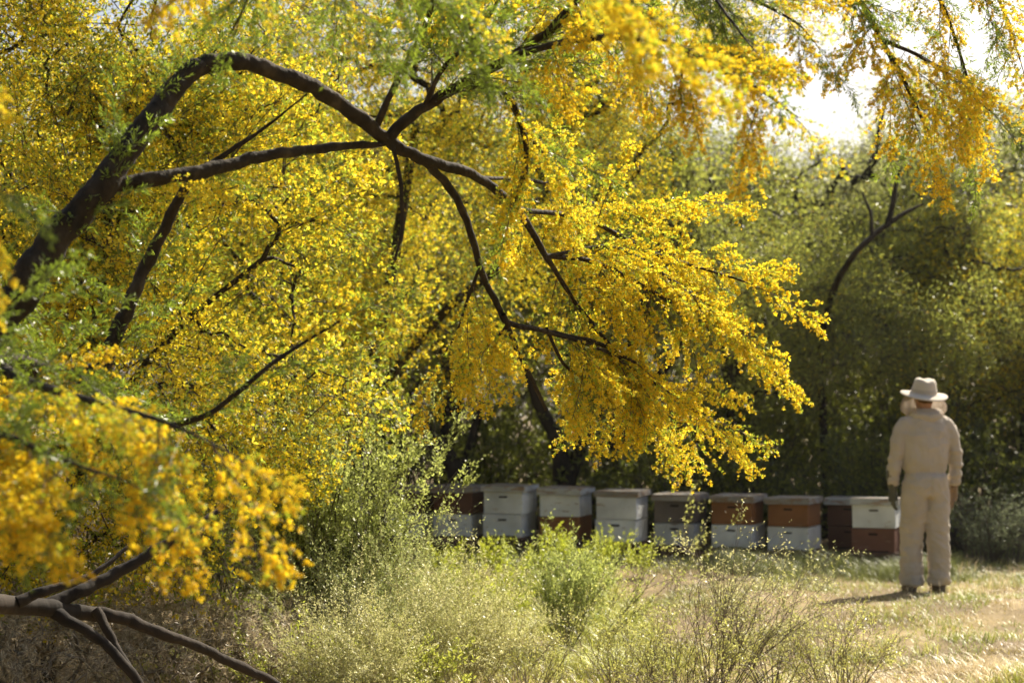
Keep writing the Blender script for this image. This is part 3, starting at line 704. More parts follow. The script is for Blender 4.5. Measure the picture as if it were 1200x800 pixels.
def branchy(seed, h, spread, nst, lv, lg, lw, ca, cb, stemc, r0=.004, dens=7, kids=(2, 4), bend=.12, up=.25, lean=(0, 0), m=None):
    """stems that fork again and again into finer, straighter twigs -> (stem mesh, leaf mesh)"""
    rng = np.random.default_rng(seed); E = [[], [], [], []]; lp, ld = [], []
    def grow(p, d, ln, r, l):
        pts = [p]; n = 4
        for k in range(n):
            d = unit(d + rng.normal(size=3) * bend + np.array([lean[0] * .1, lean[1] * .1, up * .12]))
            pts.append(pts[-1] + d * ln / n)
        for k in range(n):
            E[0].append(pts[k]); E[1].append(pts[k + 1]); E[2].append(r * (1 - .12 * k)); E[3].append(r * (1 - .12 * (k + 1)))
        if l >= lv - 2:
            c = max(2, int(dens * (1 if l == lv - 1 else .5) * rng.uniform(.6, 1.4)))
            for u in rng.random(c):
                k = min(n - 1, int(u * n)); lp.append(pts[k] + (pts[k + 1] - pts[k]) * (u * n - k) + rng.normal(size=3) * .003); ld.append(unit(d * .7 + rng.normal(size=3) * .6))
        if l < lv - 1:
            for _ in range(rng.integers(kids[0], kids[1] + 1)):
                u = rng.uniform(.3, 1); k = min(n - 1, int(u * n)); q = pts[k] + (pts[k + 1] - pts[k]) * (u * n - k)
                nd = unit(d + rdir(rng, 1)[0] * rng.uniform(.45, .8) + np.array([0, 0, up * .4]))
                grow(q, nd, ln * rng.uniform(.4, .68), r * .55, l + 1)
    for i in range(nst):
        a = rng.uniform(0, 6.28); t = spread * math.sqrt(rng.random())
        grow(np.array([math.cos(a) * .05 * t, math.sin(a) * .05 * t, -.03]), unit([math.cos(a) * t + lean[0], math.sin(a) * t + lean[1], 1]), h * rng.uniform(.4, .72), r0 * rng.uniform(.7, 1.2), 0)
    gs, gl = G(), G(); gs.edges(E[0], E[1], np.array(E[2]), np.array(E[3]), np.array(stemc), 4)
    n = len(lp); gl.leaves(np.array(lp), np.array(ld), rdir(rng, n), rng.uniform(lg[0], lg[1], n), rng.uniform(.7, 1.3, n) * lw, gcol(rng, n, ca, cb))
    return gs.mesh('stems', M_DRY, True), gl.mesh('foliage', m or M_LEAF)

GREENA, GREENB = (.17, .205, .035), (.33, .36, .09)
# tall green shrub with dark stems
tall = branchy(301, 1.75, .42, 30, 4, (.013, .027), .010, GREENA, GREENB, (.07, .05, .035), r0=.0065, dens=17, kids=(3, 5), bend=.09, up=.5)
plant('tall_shrub', tall, P(382, 700, 9.4)[0], 9.4, 'tall pale green shrub with thin dark upright stems and tiny leaves')
tall2 = branchy(305, 1.35, .6, 22, 4, (.011, .024), .008, (.13, .15, .04), (.27, .28, .08), (.08, .06, .04), r0=.005, dens=9, kids=(3, 4), bend=.1, up=.4)
plant('grey_green_shrub', tall2, P(262, 700, 9.9)[0], 9.9, 'duller grey green shrub with brown stems behind the low bare limbs')
# pale feathery mounds
FA, FB = (.22, .26, .075), (.42, .45, .17)
mound = branchy(311, 1.02, .62, 60, 3, (.010, .022), .0055, FA, FB, (.40, .36, .2), r0=.0022, dens=15, kids=(4, 6), bend=.12, up=.1, m=M_DRY)
plant('feathery_mound', mound, P(452, 700, 9.0)[0], 9.0, 'pale feathery mounded bush sloping down beside the tall green shrub')
mound2 = branchy(312, .85, .75, 55, 3, (.010, .022), .0055, (.27, .28, .09), (.48, .46, .21), (.36, .32, .17), r0=.002, dens=14, kids=(4, 6), bend=.12, up=.1, m=M_DRY)
plant('feathery_mound', mound2, P(540, 700, 8.7)[0], 8.7, 'straw coloured feathery bush, the lower one in front of the pale mound')
plant('feathery_mound', mound2, P(420, 700, 8.0)[0], 8.0, 'straw coloured feathery bush below the stems of the tall green shrub', rz=140, s=.9)
mound3 = branchy(313, .62, .7, 26, 3, (.014, .028), .009, (.18, .21, .02), (.34, .36, .05), (.2, .18, .08), r0=.002, dens=9, kids=(3, 4), up=.3)
plant('weedy_bush', mound3, P(470, 700, 8.2)[0], 8.2, 'low yellow green weedy bush at the foot of the pale mound')
plant('weedy_bush', mound3, P(335, 700, 8.2)[0], 8.2, 'low yellow green weedy bush at the foot of the tall shrub with dark stems', rz=120)
# grey green bush in the middle
mid = branchy(321, .82, .62, 40, 3, (.016, .034), .007, (.15, .19, .04), (.31, .34, .08), (.13, .14, .05), r0=.0026, dens=11, kids=(3, 5), bend=.08, up=.4)
plant('rounded_bush', mid, P(662, 700, 10.7)[0], 10.7, 'grey green rounded bush with upright stems in front of the hives')
wisp = branchy(322, .95, .3, 9, 3, (.014, .028), .009, (.18, .21, .04), (.34, .35, .08), (.11, .09, .045), r0=.0028, dens=9, kids=(3, 4), lean=(.55, 0), up=.3)
plant('wispy_bush', wisp, P(700, 700, 10.9)[0], 10.9, 'thin wispy bush leaning out beside the grey green rounded bush')
# wiry bushes in front
wiry = branchy(331, .98, .65, 30, 4, (.009, .019), .0065, (.18, .19, .06), (.36, .34, .14), (.17, .135, .10), r0=.0034, dens=5, kids=(2, 4), bend=.13, up=.15, lean=(.25, 0))
plant('wiry_bush', wiry, P(840, 700, 8.7)[0], 8.7, 'wiry brown twigged bush with sparse tiny leaves at the front of the clearing')
wiry2 = branchy(332, .62, .8, 32, 4, (.009, .020), .0065, (.18, .19, .035), (.36, .35, .09), (.22, .175, .12), r0=.0026, dens=5, kids=(2, 3), bend=.13, up=.15)
plant('wiry_bush', wiry2, P(985, 700, 8.7)[0], 8.7, 'lower yellowish wiry bush at the edge of the dry grass', s=1.0)
plant('wiry_bush', wiry2, P(735, 700, 8.6)[0], 8.6, 'lower wiry bush with grey twigs between the wiry bush and the straw mound', rz=70, s=.95)
plant('wiry_bush', wiry2, P(610, 700, 8.5)[0], 8.5, 'lower wiry bush against the foot of the straw coloured mound', rz=200, s=.85)
plant('wiry_bush', wiry2, P(800, 700, 8.3)[0], 8.3, 'lower wiry bush in front of the tallest brown twigged bush', rz=20, s=1.0)
plant('wiry_bush', wiry2, P(905, 700, 8.9)[0], 8.9, 'lower wiry bush between the tallest wiry bush and the yellowish one', rz=290, s=.95)
# dry brush
dry = [twiggy(341 + i, .66, .6, 420, 16, (.02, .05), .0045, (.18, .14, .085), (.38, .32, .2), (.24, .19, .12), r=(.0014, .007), nst=12, m=M_DRY, dome=.35) for i in range(2)]
for i, (px, Y, s, t) in enumerate([(40, 8.2, 1.0, 'dry tangled brown brush beneath the low bare limbs'), (150, 8.6, 1.1, 'grey brown dry brush behind the forking low limbs'), (250, 8.3, .95, 'dry pale brush beside the low limb that dips to the ground'),
                                   (20, 9.6, 1.5, 'taller dry brush in the shade under the blossom'), (130, 10.0, 1.55, 'tall grey dry brush under the hanging golden blossom'), (330, 8.9, .9, 'dry twiggy brush among the stems of the tall green shrub')]):
    plant('dry_brush', dry[i % 2], P(px, 700, Y)[0], Y, t, rz=i * 67, s=s, group='dry brush under the flowering tree')
# bright weeds in front of the hives
weed = [branchy(351 + i, .38, .6, 13, 3, (.014, .032), .010, (.20, .25, .012), (.38, .40, .03), (.16, .18, .04), r0=.002, dens=8, kids=(2, 4), bend=.1, up=.3) for i in range(3)]
k = 0
for px, Y, s, t in [(520, 14.6, 1.1, 'under the hive half hidden by shrub leaves'), (548, 13.6, 1.1, 'beside the feathery mound'), (575, 15.0, 1.0, 'at the foot of the hive with the highest lid'), (600, 13.9, 1.05, 'a step before the hive with the highest lid'), (628, 14.8, 1.0, 'between the highest lidded hive and the brown based one'), (655, 15.2, 1.2, 'hiding the brown lower box'), (640, 13.2, .9, 'just behind the grey green rounded bush'), (690, 14.4, 1.0, 'before the gap beside the brown based hive'), (715, 15.3, 1.1, 'at the foot of the second all white hive'), (560, 12.6, .9, 'between the feathery mound and the rounded bush'), (610, 12.4, .85, 'touching the rounded bush on its shaded side'), (745, 15.0, .9, 'before the weathered grey hive')]:
    plant('green_weed', weed[k % 3], P(px, 700, Y)[0], Y, 'bright yellow green leafy weed ' + t, 'weed', rz=k * 77, s=s, group='leafy weeds in front of the hives'); k += 1
thin = branchy(361, .75, .3, 5, 3, (.016, .03), .011, (.18, .20, .04), (.35, .35, .09), (.14, .11, .06), r0=.0024, dens=7, kids=(2, 4), lean=(.3, 0), up=.4)
plant('sparse_sapling', thin, P(785, 700, 14.2)[0], 14.2, 'sparse tall sapling with few small leaves before the grey hive', 'weed', s=1.15)
plant('sparse_sapling', thin, P(930, 700, 13.4)[0], 13.4, 'low sparse sapling before the brown and white hives', 'weed', s=.62, rz=40)
# undergrowth behind and beside the hives
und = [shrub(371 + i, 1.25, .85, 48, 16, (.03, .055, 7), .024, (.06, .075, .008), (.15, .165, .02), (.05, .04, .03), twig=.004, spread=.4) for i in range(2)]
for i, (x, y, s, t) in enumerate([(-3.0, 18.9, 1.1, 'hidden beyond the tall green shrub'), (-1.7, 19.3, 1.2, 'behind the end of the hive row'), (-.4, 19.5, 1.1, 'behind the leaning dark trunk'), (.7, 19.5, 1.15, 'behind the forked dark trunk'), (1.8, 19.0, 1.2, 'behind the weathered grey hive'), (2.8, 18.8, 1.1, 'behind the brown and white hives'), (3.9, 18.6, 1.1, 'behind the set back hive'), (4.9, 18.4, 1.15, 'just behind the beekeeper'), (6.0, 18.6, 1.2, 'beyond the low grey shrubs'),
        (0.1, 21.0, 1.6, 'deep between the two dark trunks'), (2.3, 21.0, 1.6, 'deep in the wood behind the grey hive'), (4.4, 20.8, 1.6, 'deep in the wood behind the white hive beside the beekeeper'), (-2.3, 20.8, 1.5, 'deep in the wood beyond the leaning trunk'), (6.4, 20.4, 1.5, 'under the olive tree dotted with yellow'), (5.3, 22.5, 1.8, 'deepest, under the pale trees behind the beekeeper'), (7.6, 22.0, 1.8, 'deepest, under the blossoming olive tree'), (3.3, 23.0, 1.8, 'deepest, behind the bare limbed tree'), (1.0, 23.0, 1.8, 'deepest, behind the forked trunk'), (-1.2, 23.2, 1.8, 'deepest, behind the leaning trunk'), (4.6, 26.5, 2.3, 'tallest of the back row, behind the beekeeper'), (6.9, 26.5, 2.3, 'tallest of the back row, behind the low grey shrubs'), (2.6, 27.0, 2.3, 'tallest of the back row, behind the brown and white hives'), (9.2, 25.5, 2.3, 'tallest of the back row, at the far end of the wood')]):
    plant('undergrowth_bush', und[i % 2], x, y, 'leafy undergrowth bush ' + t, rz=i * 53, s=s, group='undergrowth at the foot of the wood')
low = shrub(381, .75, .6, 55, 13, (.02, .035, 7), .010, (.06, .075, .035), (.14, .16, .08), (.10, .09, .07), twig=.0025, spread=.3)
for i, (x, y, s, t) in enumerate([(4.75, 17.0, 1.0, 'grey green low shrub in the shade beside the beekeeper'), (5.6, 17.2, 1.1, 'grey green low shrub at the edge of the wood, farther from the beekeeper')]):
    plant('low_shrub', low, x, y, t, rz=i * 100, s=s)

# ------------------------------------------------------------------ grass
def grass():
    rng = np.random.default_rng(77); g = G()
    def scatter(n, x0, x1, y0, y1, h, w, ca, cb, lean=.5, clumpy=.6, keep=None):
        nc = n // 14; c = np.stack([rng.uniform(x0, x1, nc), rng.uniform(y0, y1, nc)], 1)
        p = c[rng.integers(nc, size=n)] + rng.normal(size=(n, 2)) * .05
        p = p[np.abs(p[:, 0]) < .3 * p[:, 1] + 1.0]
        if keep is not None: p = p[keep(p[:, 0], p[:, 1])]
        # patchiness: taller and denser tufts in places
        k = np.sin(p[:, 0] * 3.1 + 1.3 * np.sin(p[:, 1] * 1.9)) * np.sin(p[:, 1] * 2.7 + 1.1 * np.sin(p[:, 0] * 2.3))
        p = p[rng.random(len(p)) < .62 + .38 * k]; n = len(p)
        k = np.sin(p[:, 0] * 3.1 + 1.3 * np.sin(p[:, 1] * 1.9)) * np.sin(p[:, 1] * 2.7 + 1.1 * np.sin(p[:, 0] * 2.3))
        z = hgt(p[:, 0], p[:, 1]) - .01
        a = rng.uniform(0, 6.28, n); d = unit(np.stack([np.cos(a) * lean, np.sin(a) * lean, rng.uniform(.3, 1.1, n)], 1))
        d2 = unit(d + np.stack([np.cos(a) * .8, np.sin(a) * .8, -.5 * np.ones(n)], 1))
        H = rng.uniform(.5, 1.2, n) * h * (1 + .35 * k); b = np.stack([p[:, 0], p[:, 1], z], 1)
        sdv = unit(np.cross(d, [0, 0, 1.0])) * (rng.uniform(.6, 1.3, n) * w)[:, None]
        m = b + d * (H * .55)[:, None]; t = m + d2 * (H * .5)[:, None]
        col = gcol(rng, n, ca, cb)
        v = np.stack([b - sdv * .5, b + sdv * .5, m + sdv * .4, m - sdv * .4, t + sdv * .06, t - sdv * .06], 1)
        i = np.arange(n)[:, None] * 6
        q = np.concatenate([i + np.array([[0, 1, 2, 3]]), i + np.array([[3, 2, 4, 5]])])
        g.add(v, q, np.repeat(col, 6, 0))
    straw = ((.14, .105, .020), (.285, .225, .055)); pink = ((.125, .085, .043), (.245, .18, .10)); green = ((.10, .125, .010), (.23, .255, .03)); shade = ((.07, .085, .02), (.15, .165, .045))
    pat = lambda x, y: np.sin(x * 2.3 + 1.7 * np.sin(y * 1.3 + 1)) + np.sin(y * 3.1 + 1.9 * np.sin(x * 1.7)) + .7 * np.sin(x * 5.3 - y * 4.1)
    scatter(120000, -2.0, 7.5, 9.0, 16.3, .065, .0045, *straw, lean=.8, keep=lambda x, y: pat(x, y) < .6)
    scatter(70000, -2.0, 7.5, 9.0, 16.3, .055, .0045, *pink, lean=1.1, keep=lambda x, y: pat(x, y) > -.2)
    scatter(95000, -2.0, 7.5, 9.0, 16.8, .095, .0045, *green, lean=.5, keep=lambda x, y: pat(y * .8 + 3, x * .9) > -.3)
    scatter(9000, -1.0, 7.5, 9.2, 16.0, .20, .0028, (.36, .28, .14), (.58, .47, .28), lean=.35, keep=lambda x, y: pat(x + 4, y) > .5)
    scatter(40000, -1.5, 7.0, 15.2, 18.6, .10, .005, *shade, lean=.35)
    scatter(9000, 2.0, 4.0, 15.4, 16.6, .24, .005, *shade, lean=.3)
    scatter(45000, -4.5, 3.5, 6.8, 10.0, .17, .004, (.24, .18, .08), (.46, .37, .19), lean=.9)
    scatter(16000, -1.0, 4.2, 8.6, 10.6, .16, .005, (.17, .19, .02), (.34, .34, .05), lean=.5, keep=lambda x, y: pat(x + 2, y + 1) > 0)
    scatter(40000, -2.2, .9, 9.5, 14.5, .20, .005, (.19, .21, .025), (.36, .37, .07), lean=.4)
    return tag(link('grass', g.mesh('grass', M_DRY)), 'dry straw and green grass covering the clearing', 'grass', kind='stuff')
grass()

# ------------------------------------------------------------------ beehives
M_WHITE = paint_mat('white_paint', (.78, .79, .77), (.36, .26, .16), .60, .08)
M_OFF = paint_mat('grey_white_paint', (.46, .47, .47), (.28, .21, .14), .60)
M_BROWN = paint_mat('brown_stain', (.27, .115, .042), (.36, .20, .09), .64, .08)
M_DBROWN = paint_mat('dark_brown_stain', (.13, .06, .035), (.25, .15, .08), .66, .08)
M_GREY = paint_mat('weathered_grey', (.15, .125, .11), (.25, .19, .13), .60, .08)
M_REDB = paint_mat('faded_red_brown', (.19, .085, .055), (.27, .17, .11), .60, .08)
M_LID = paint_mat('weathered_lid', (.33, .31, .28), (.26, .18, .12), .50, .1)
M_LIDW = paint_mat('pale_lid', (.50, .51, .50), (.33, .24, .17), .53, .09)
M_DARK = noise_mat('dark_slot', [(.3, (.012, .010, .008)), (.7, (.03, .022, .016))], 20, 3, .9, 0)  # shade of hand holds and entrance painted near-black; also the eye colour
M_PLANK = noise_mat('weathered_plank', [(.3, (.06, .035, .025)), (.5, (.14, .08, .055)), (.7, (.25, .17, .12))], 5, 8, .9, .5, 30, (1, 6, 6))

def box_mesh(name, sx, sy, sz, m, bev=.004, taper=0, rng=None):
    bm = bmesh.new(); bmesh.ops.create_cube(bm, size=1)
    for v in bm.verts:
        v.co = Vector((v.co.x * sx, v.co.y * sy, (v.co.z + .5) * sz))
        if rng is not None: v.co += Vector(rng.normal(size=3) * .0025)
    bmesh.ops.bevel(bm, geom=bm.edges[:], offset=bev, segments=2, affect='EDGES', profile=.6)
    me = bpy.data.meshes.new(name); bm.to_mesh(me); bm.free()
    me.materials.append(m); return me
hrng = np.random.default_rng(9)
HW, HD, HH = .415, .50, .232
def hive_box(root, z, m, slot=True, w=HW, d=HD, h=HH):
    b = link('hive_box', box_mesh('hive_box', w, d, h - .004, m, .005, rng=hrng), root, (hrng.normal() * .004, hrng.normal() * .004, z))
    b.rotation_euler = (0, 0, hrng.normal() * .012)
    if slot:
        # hand hold: near-black block, recess shade put into its colour, with a lip below it, on front and back
        for s in (-1, 1):
            hs = link('hand_hold', box_mesh('hand_hold', .088, .010, .020, M_DARK, .004), b, (0, s * (d / 2 - .0035), h * .70))
        lp = link('hand_hold_lip', box_mesh('hand_hold_lip', .094, .008, .006, m, .002), b, (0, -(d / 2 + .003), h * .70 + .021))
        # corner joints seen as thin vertical grooves
    return b
def hive(x, y, z, rz, lower, upper, lid, label, name='beehive'):
    root = empty(name, (x, y, z), R(rz))
    tag(root, label, 'beehive', 'beehives in the row')
    link('bottom_board', box_mesh('bottom_board', HW + .01, HD + .06, .028, M_PLANK, .003), root, (0, -.02, 0))
    link('entrance', box_mesh('entrance', HW * .7, .012, .012, M_DARK, .002), root, (0, -HD / 2 - .0005, .030))  # near-black strip: the shade of the opening is only colour
    hive_box(root, .029, lower)
    hive_box(root, .029 + HH, upper)
    l = link('lid', box_mesh('lid', HW + .05, HD + .05, .062, lid, .005, rng=hrng), root, (hrng.normal() * .005, hrng.normal() * .006, .029 + HH * 2 - .012))
    l.rotation_euler = (hrng.normal() * .008, hrng.normal() * .010, hrng.normal() * .02)
    link('lid_sheet', box_mesh('lid_sheet', HW + .044, HD + .044, .005, M_LID, .002), l, (0, 0, .0622))
    return root
# px of the front face centre, bottom py, Y, rotation, lower, upper, lid, label
HV = [
 (475, 631, 17.6, -17, M_WHITE, M_DBROWN, M_LID, 'brown over white hive at the end of the row, mostly hidden behind the tall shrub'),
 (538, 631, 17.6, -17, M_WHITE, M_DBROWN, M_LID, 'dark brown box on a white box, half hidden by leaves of the tall shrub'),
 (598, 631, 17.4, -18, M_WHITE, M_WHITE, M_LIDW, 'all white hive, its lid slightly higher than the others in the row'),
 (664, 634, 17.4, -17, M_BROWN, M_WHITE, M_LIDW, 'white upper box on a brown lower box'),
 (731, 638, 17.2, -18, M_WHITE, M_WHITE, M_LID, 'all white hive between the brown based hive and the weathered grey hive'),
 (801, 642, 17.2, -20, M_OFF, M_GREY, M_LID, 'weathered dark grey box on a grey white lower box'),
 (869, 644, 17.1, -22, M_WHITE, M_BROWN, M_LID, 'brown box on a white box with a pale scuff, next to the weathered grey hive'),
 (936, 647, 17.0, -24, M_WHITE, M_BROWN, M_LID, 'orange brown box on a white box, next to the shaded set back hive'),
 (1003, 645, 17.6, -20, M_DBROWN, M_DBROWN, M_LIDW, 'shaded dark brown hive set back in the row, partly hidden by its white neighbour'),
 (1035, 649, 16.7, -20, M_REDB, M_WHITE, M_LIDW, 'white box on a faded red brown box beside the beekeeper'),
]
for px, py, Y, rz, lo_, up_, lid, lab in HV:
    p = P(px, py, Y); hive(p[0], Y + .25, p[2] - .01, rz, lo_, up_, lid, lab)

def stand(px0, px1, py, Y0, Y1, label):
    """low timber stand: two bearers, cross boards"""
    a = P(px0, py, Y0); b = P(px1, py, Y1)
    a[1] += .25; b[1] += .25
    mid = (a + b) / 2; d = b - a; L = math.hypot(d[0], d[1]); an = math.atan2(d[1], d[0])
    zg = min(float(hgt(a[0], a[1])), float(hgt(b[0], b[1]))) - .03
    root = empty('hive_stand', (mid[0], mid[1], zg), an); tag(root, label, 'stand', 'timber stands under the hives')
    top = min(a[2], b[2]) - zg - .012; tilt = math.asin((b[2] - a[2]) / L)
    h = .05
    for s in (-1, 1):
        o = link('bearer', box_mesh('bearer', L + .1, .07, h, M_PLANK, .004, rng=hrng), root, (0, s * .2, (a[2] + b[2]) / 2 - zg - .012 - h)); o.rotation_euler = (0, -tilt, 0)
    for i in range(max(2, int(L / .65)) + 1):
        u = i / max(2, int(L / .65)) - .5
        zz = (a[2] + b[2]) / 2 - zg - .012 - h + (b[2] - a[2]) * u
        link('block', box_mesh('block', .12, .46, max(.03, zz + .01), M_PLANK, .004, rng=hrng), root, (u * (L - .1), 0, -.008))
stand(455, 625, 631, 17.6, 17.4, 'weathered timber stand hidden in weeds under the white boxes')
stand(640, 760, 636, 17.4, 17.2, 'weathered timber stand under the white over brown hive')
stand(775, 965, 645, 17.2, 17.0, 'long reddish timber stand under the grey and the brown and white hives')
stand(985, 1062, 648, 17.3, 16.9, 'short timber stand under the hives beside the beekeeper')

# ------------------------------------------------------------------ the beekeeper
def cloth_mat(name, c, var=.12, wr=.5):
    m, nt, o = mat(name)
    tc = N_(nt, 'ShaderNodeTexCoord')
    n1 = N_(nt, 'ShaderNodeTexNoise', Scale=4.0, Detail=6); nt.links.new(tc.outputs['Object'], n1.inputs['Vector'])
    cr = N_(nt, 'ShaderNodeValToRGB'); e = cr.color_ramp.elements
    e[0].position = .3; e[0].color = (*[x * (1 - var) for x in c], 1); e[1].position = .7; e[1].color = (*[min(1, x * (1 + var * .4)) for x in c], 1)
    nt.links.new(n1.outputs['Fac'], cr.inputs[0])
    pb = N_(nt, 'ShaderNodeBsdfPrincipled', Roughness=.9); pb.inputs['Specular IOR Level'].default_value = .15
    pb.inputs['Sheen Weight'].default_value = .15
    nt.links.new(cr.outputs[0], pb.inputs['Base Color'])
    mp = N_(nt, 'ShaderNodeMapping'); mp.inputs['Scale'].default_value = (14, 14, 26); nt.links.new(tc.outputs['Object'], mp.inputs[0])
    n2 = N_(nt, 'ShaderNodeTexNoise', Scale=1.0, Detail=4, Distortion=1.0); nt.links.new(mp.outputs[0], n2.inputs['Vector'])
    b = N_(nt, 'ShaderNodeBump', Strength=wr, Distance=.02); nt.links.new(n2.outputs['Fac'], b.inputs['Height'])
    nt.links.new(b.outputs[0], pb.inputs['Normal']); nt.links.new(pb.outputs[0], o.inputs[0])
    return m
M_SUIT = cloth_mat('canvas_suit', (.50, .435, .355)); M_HAT = cloth_mat('hat_cloth', (.60, .53, .44), .08, .25)
M_GLOVE = cloth_mat('grey_green_glove', (.10, .10, .075)); M_TAN = cloth_mat('tan_glove', (.27, .19, .12)); M_BOOT = cloth_mat('dark_boot', (.15, .12, .095))
M_SKIN = cloth_mat('skin', (.45, .25, .16), .1, .1); M_HAIR = cloth_mat('hair', (.09, .05, .03))
def veil_mat():
    m, nt, o = mat('veil_mesh')
    d = N_(nt, 'ShaderNodeBsdfDiffuse'); d.inputs[0].default_value = (.60, .50, .42, 1)
    t = N_(nt, 'ShaderNodeBsdfTranslucent'); t.inputs[0].default_value = (.65, .54, .44, 1)
    tr = N_(nt, 'ShaderNodeBsdfTransparent')
    a = N_(nt, 'ShaderNodeMixShader'); a.inputs[0].default_value = .5
    nt.links.new(d.outputs[0], a.inputs[1]); nt.links.new(t.outputs[0], a.inputs[2])
    b = N_(nt, 'ShaderNodeMixShader'); b.inputs[0].default_value = .4
    nt.links.new(tr.outputs[0], b.inputs[1]); nt.links.new(a.outputs[0], b.inputs[2]); nt.links.new(b.outputs[0], o.inputs[0])
    return m
M_VEIL = veil_mat()

def loft(bm, rings, n=20, cap=True):
    """rings: (cx, cy, cz, rx, ry[, tilt_x]) ellipses stacked into a closed tube; superelliptic"""
    rows = []
    for r in rings:
        cx, cy_, cz, rx, ry = r[:5]; tx = r[5] if len(r) > 5 else 0; ty = r[6] if len(r) > 6 else 0
        row = []
        for k in range(n):
            a = 2 * math.pi * k / n; c, s = math.cos(a), math.sin(a)
            x = rx * math.copysign(abs(c) ** .88, c); y = ry * math.copysign(abs(s) ** .88, s)
            row.append(bm.verts.new((cx + x, cy_ + y, cz + x * tx + y * ty)))
        rows.append(row)
    for a, b in zip(rows[:-1], rows[1:]):
        for k in range(n): bm.faces.new((a[k], a[(k + 1) % n], b[(k + 1) % n], b[k]))
    if cap:
        bm.faces.new(rows[0][::-1]); bm.faces.new(rows[-1])
def limb_loft(bm, pts, n=16):
    """pts (x,y,z,r[,flat]) : tube across the path direction, closed"""
    p = np.array([q[:3] for q in pts]); t = unit(np.gradient(p, axis=0)); rows = []
    u = unit(np.cross(t[0], [0, 1.0, 0]))
    for i, q in enumerate(pts):
        u = unit(u - t[i] * np.dot(u, t[i])); w = np.cross(t[i], u)
        fl = q[4] if len(q) > 4 else 1
        rows.append([bm.verts.new(p[i] + q[3] * (math.cos(a) * u + math.sin(a) * w * fl)) for a in np.linspace(0, 2 * math.pi, n, endpoint=False)])
    for a, b in zip(rows[:-1], rows[1:]):
        for k in range(n): bm.faces.new((a[k], a[(k + 1) % n], b[(k + 1) % n], b[k]))
    bm.faces.new(rows[0][::-1]); bm.faces.new(rows[-1])
def fused(name, bm, m, voxel, sm=4, disp=None):
    """voxel remesh into one continuous skin, smooth, then wrinkle"""
    bmesh.ops.recalc_face_normals(bm, faces=bm.faces[:])
    me = bpy.data.meshes.new('tmp'); bm.to_mesh(me); bm.free()
    o = bpy.data.objects.new('tmp', me); COL.objects.link(o)
    r = o.modifiers.new('r', 'REMESH'); r.mode = 'VOXEL'; r.voxel_size = voxel
    s = o.modifiers.new('s', 'SMOOTH'); s.factor = .5; s.iterations = sm
    dg = bpy.context.evaluated_depsgraph_get()
    res = bpy.data.meshes.new_from_object(o.evaluated_get(dg)); res.name = name
    bpy.data.objects.remove(o); bpy.data.meshes.remove(me)
    if disp:
        nr = [v.normal.copy() for v in res.vertices]
        for v, nn in zip(res.vertices, nr): v.co += nn * disp(v.co)
    res.materials.clear(); res.materials.append(m)
    res.polygons.foreach_set('use_smooth', np.ones(len(res.polygons), bool)); res.update()
    return res

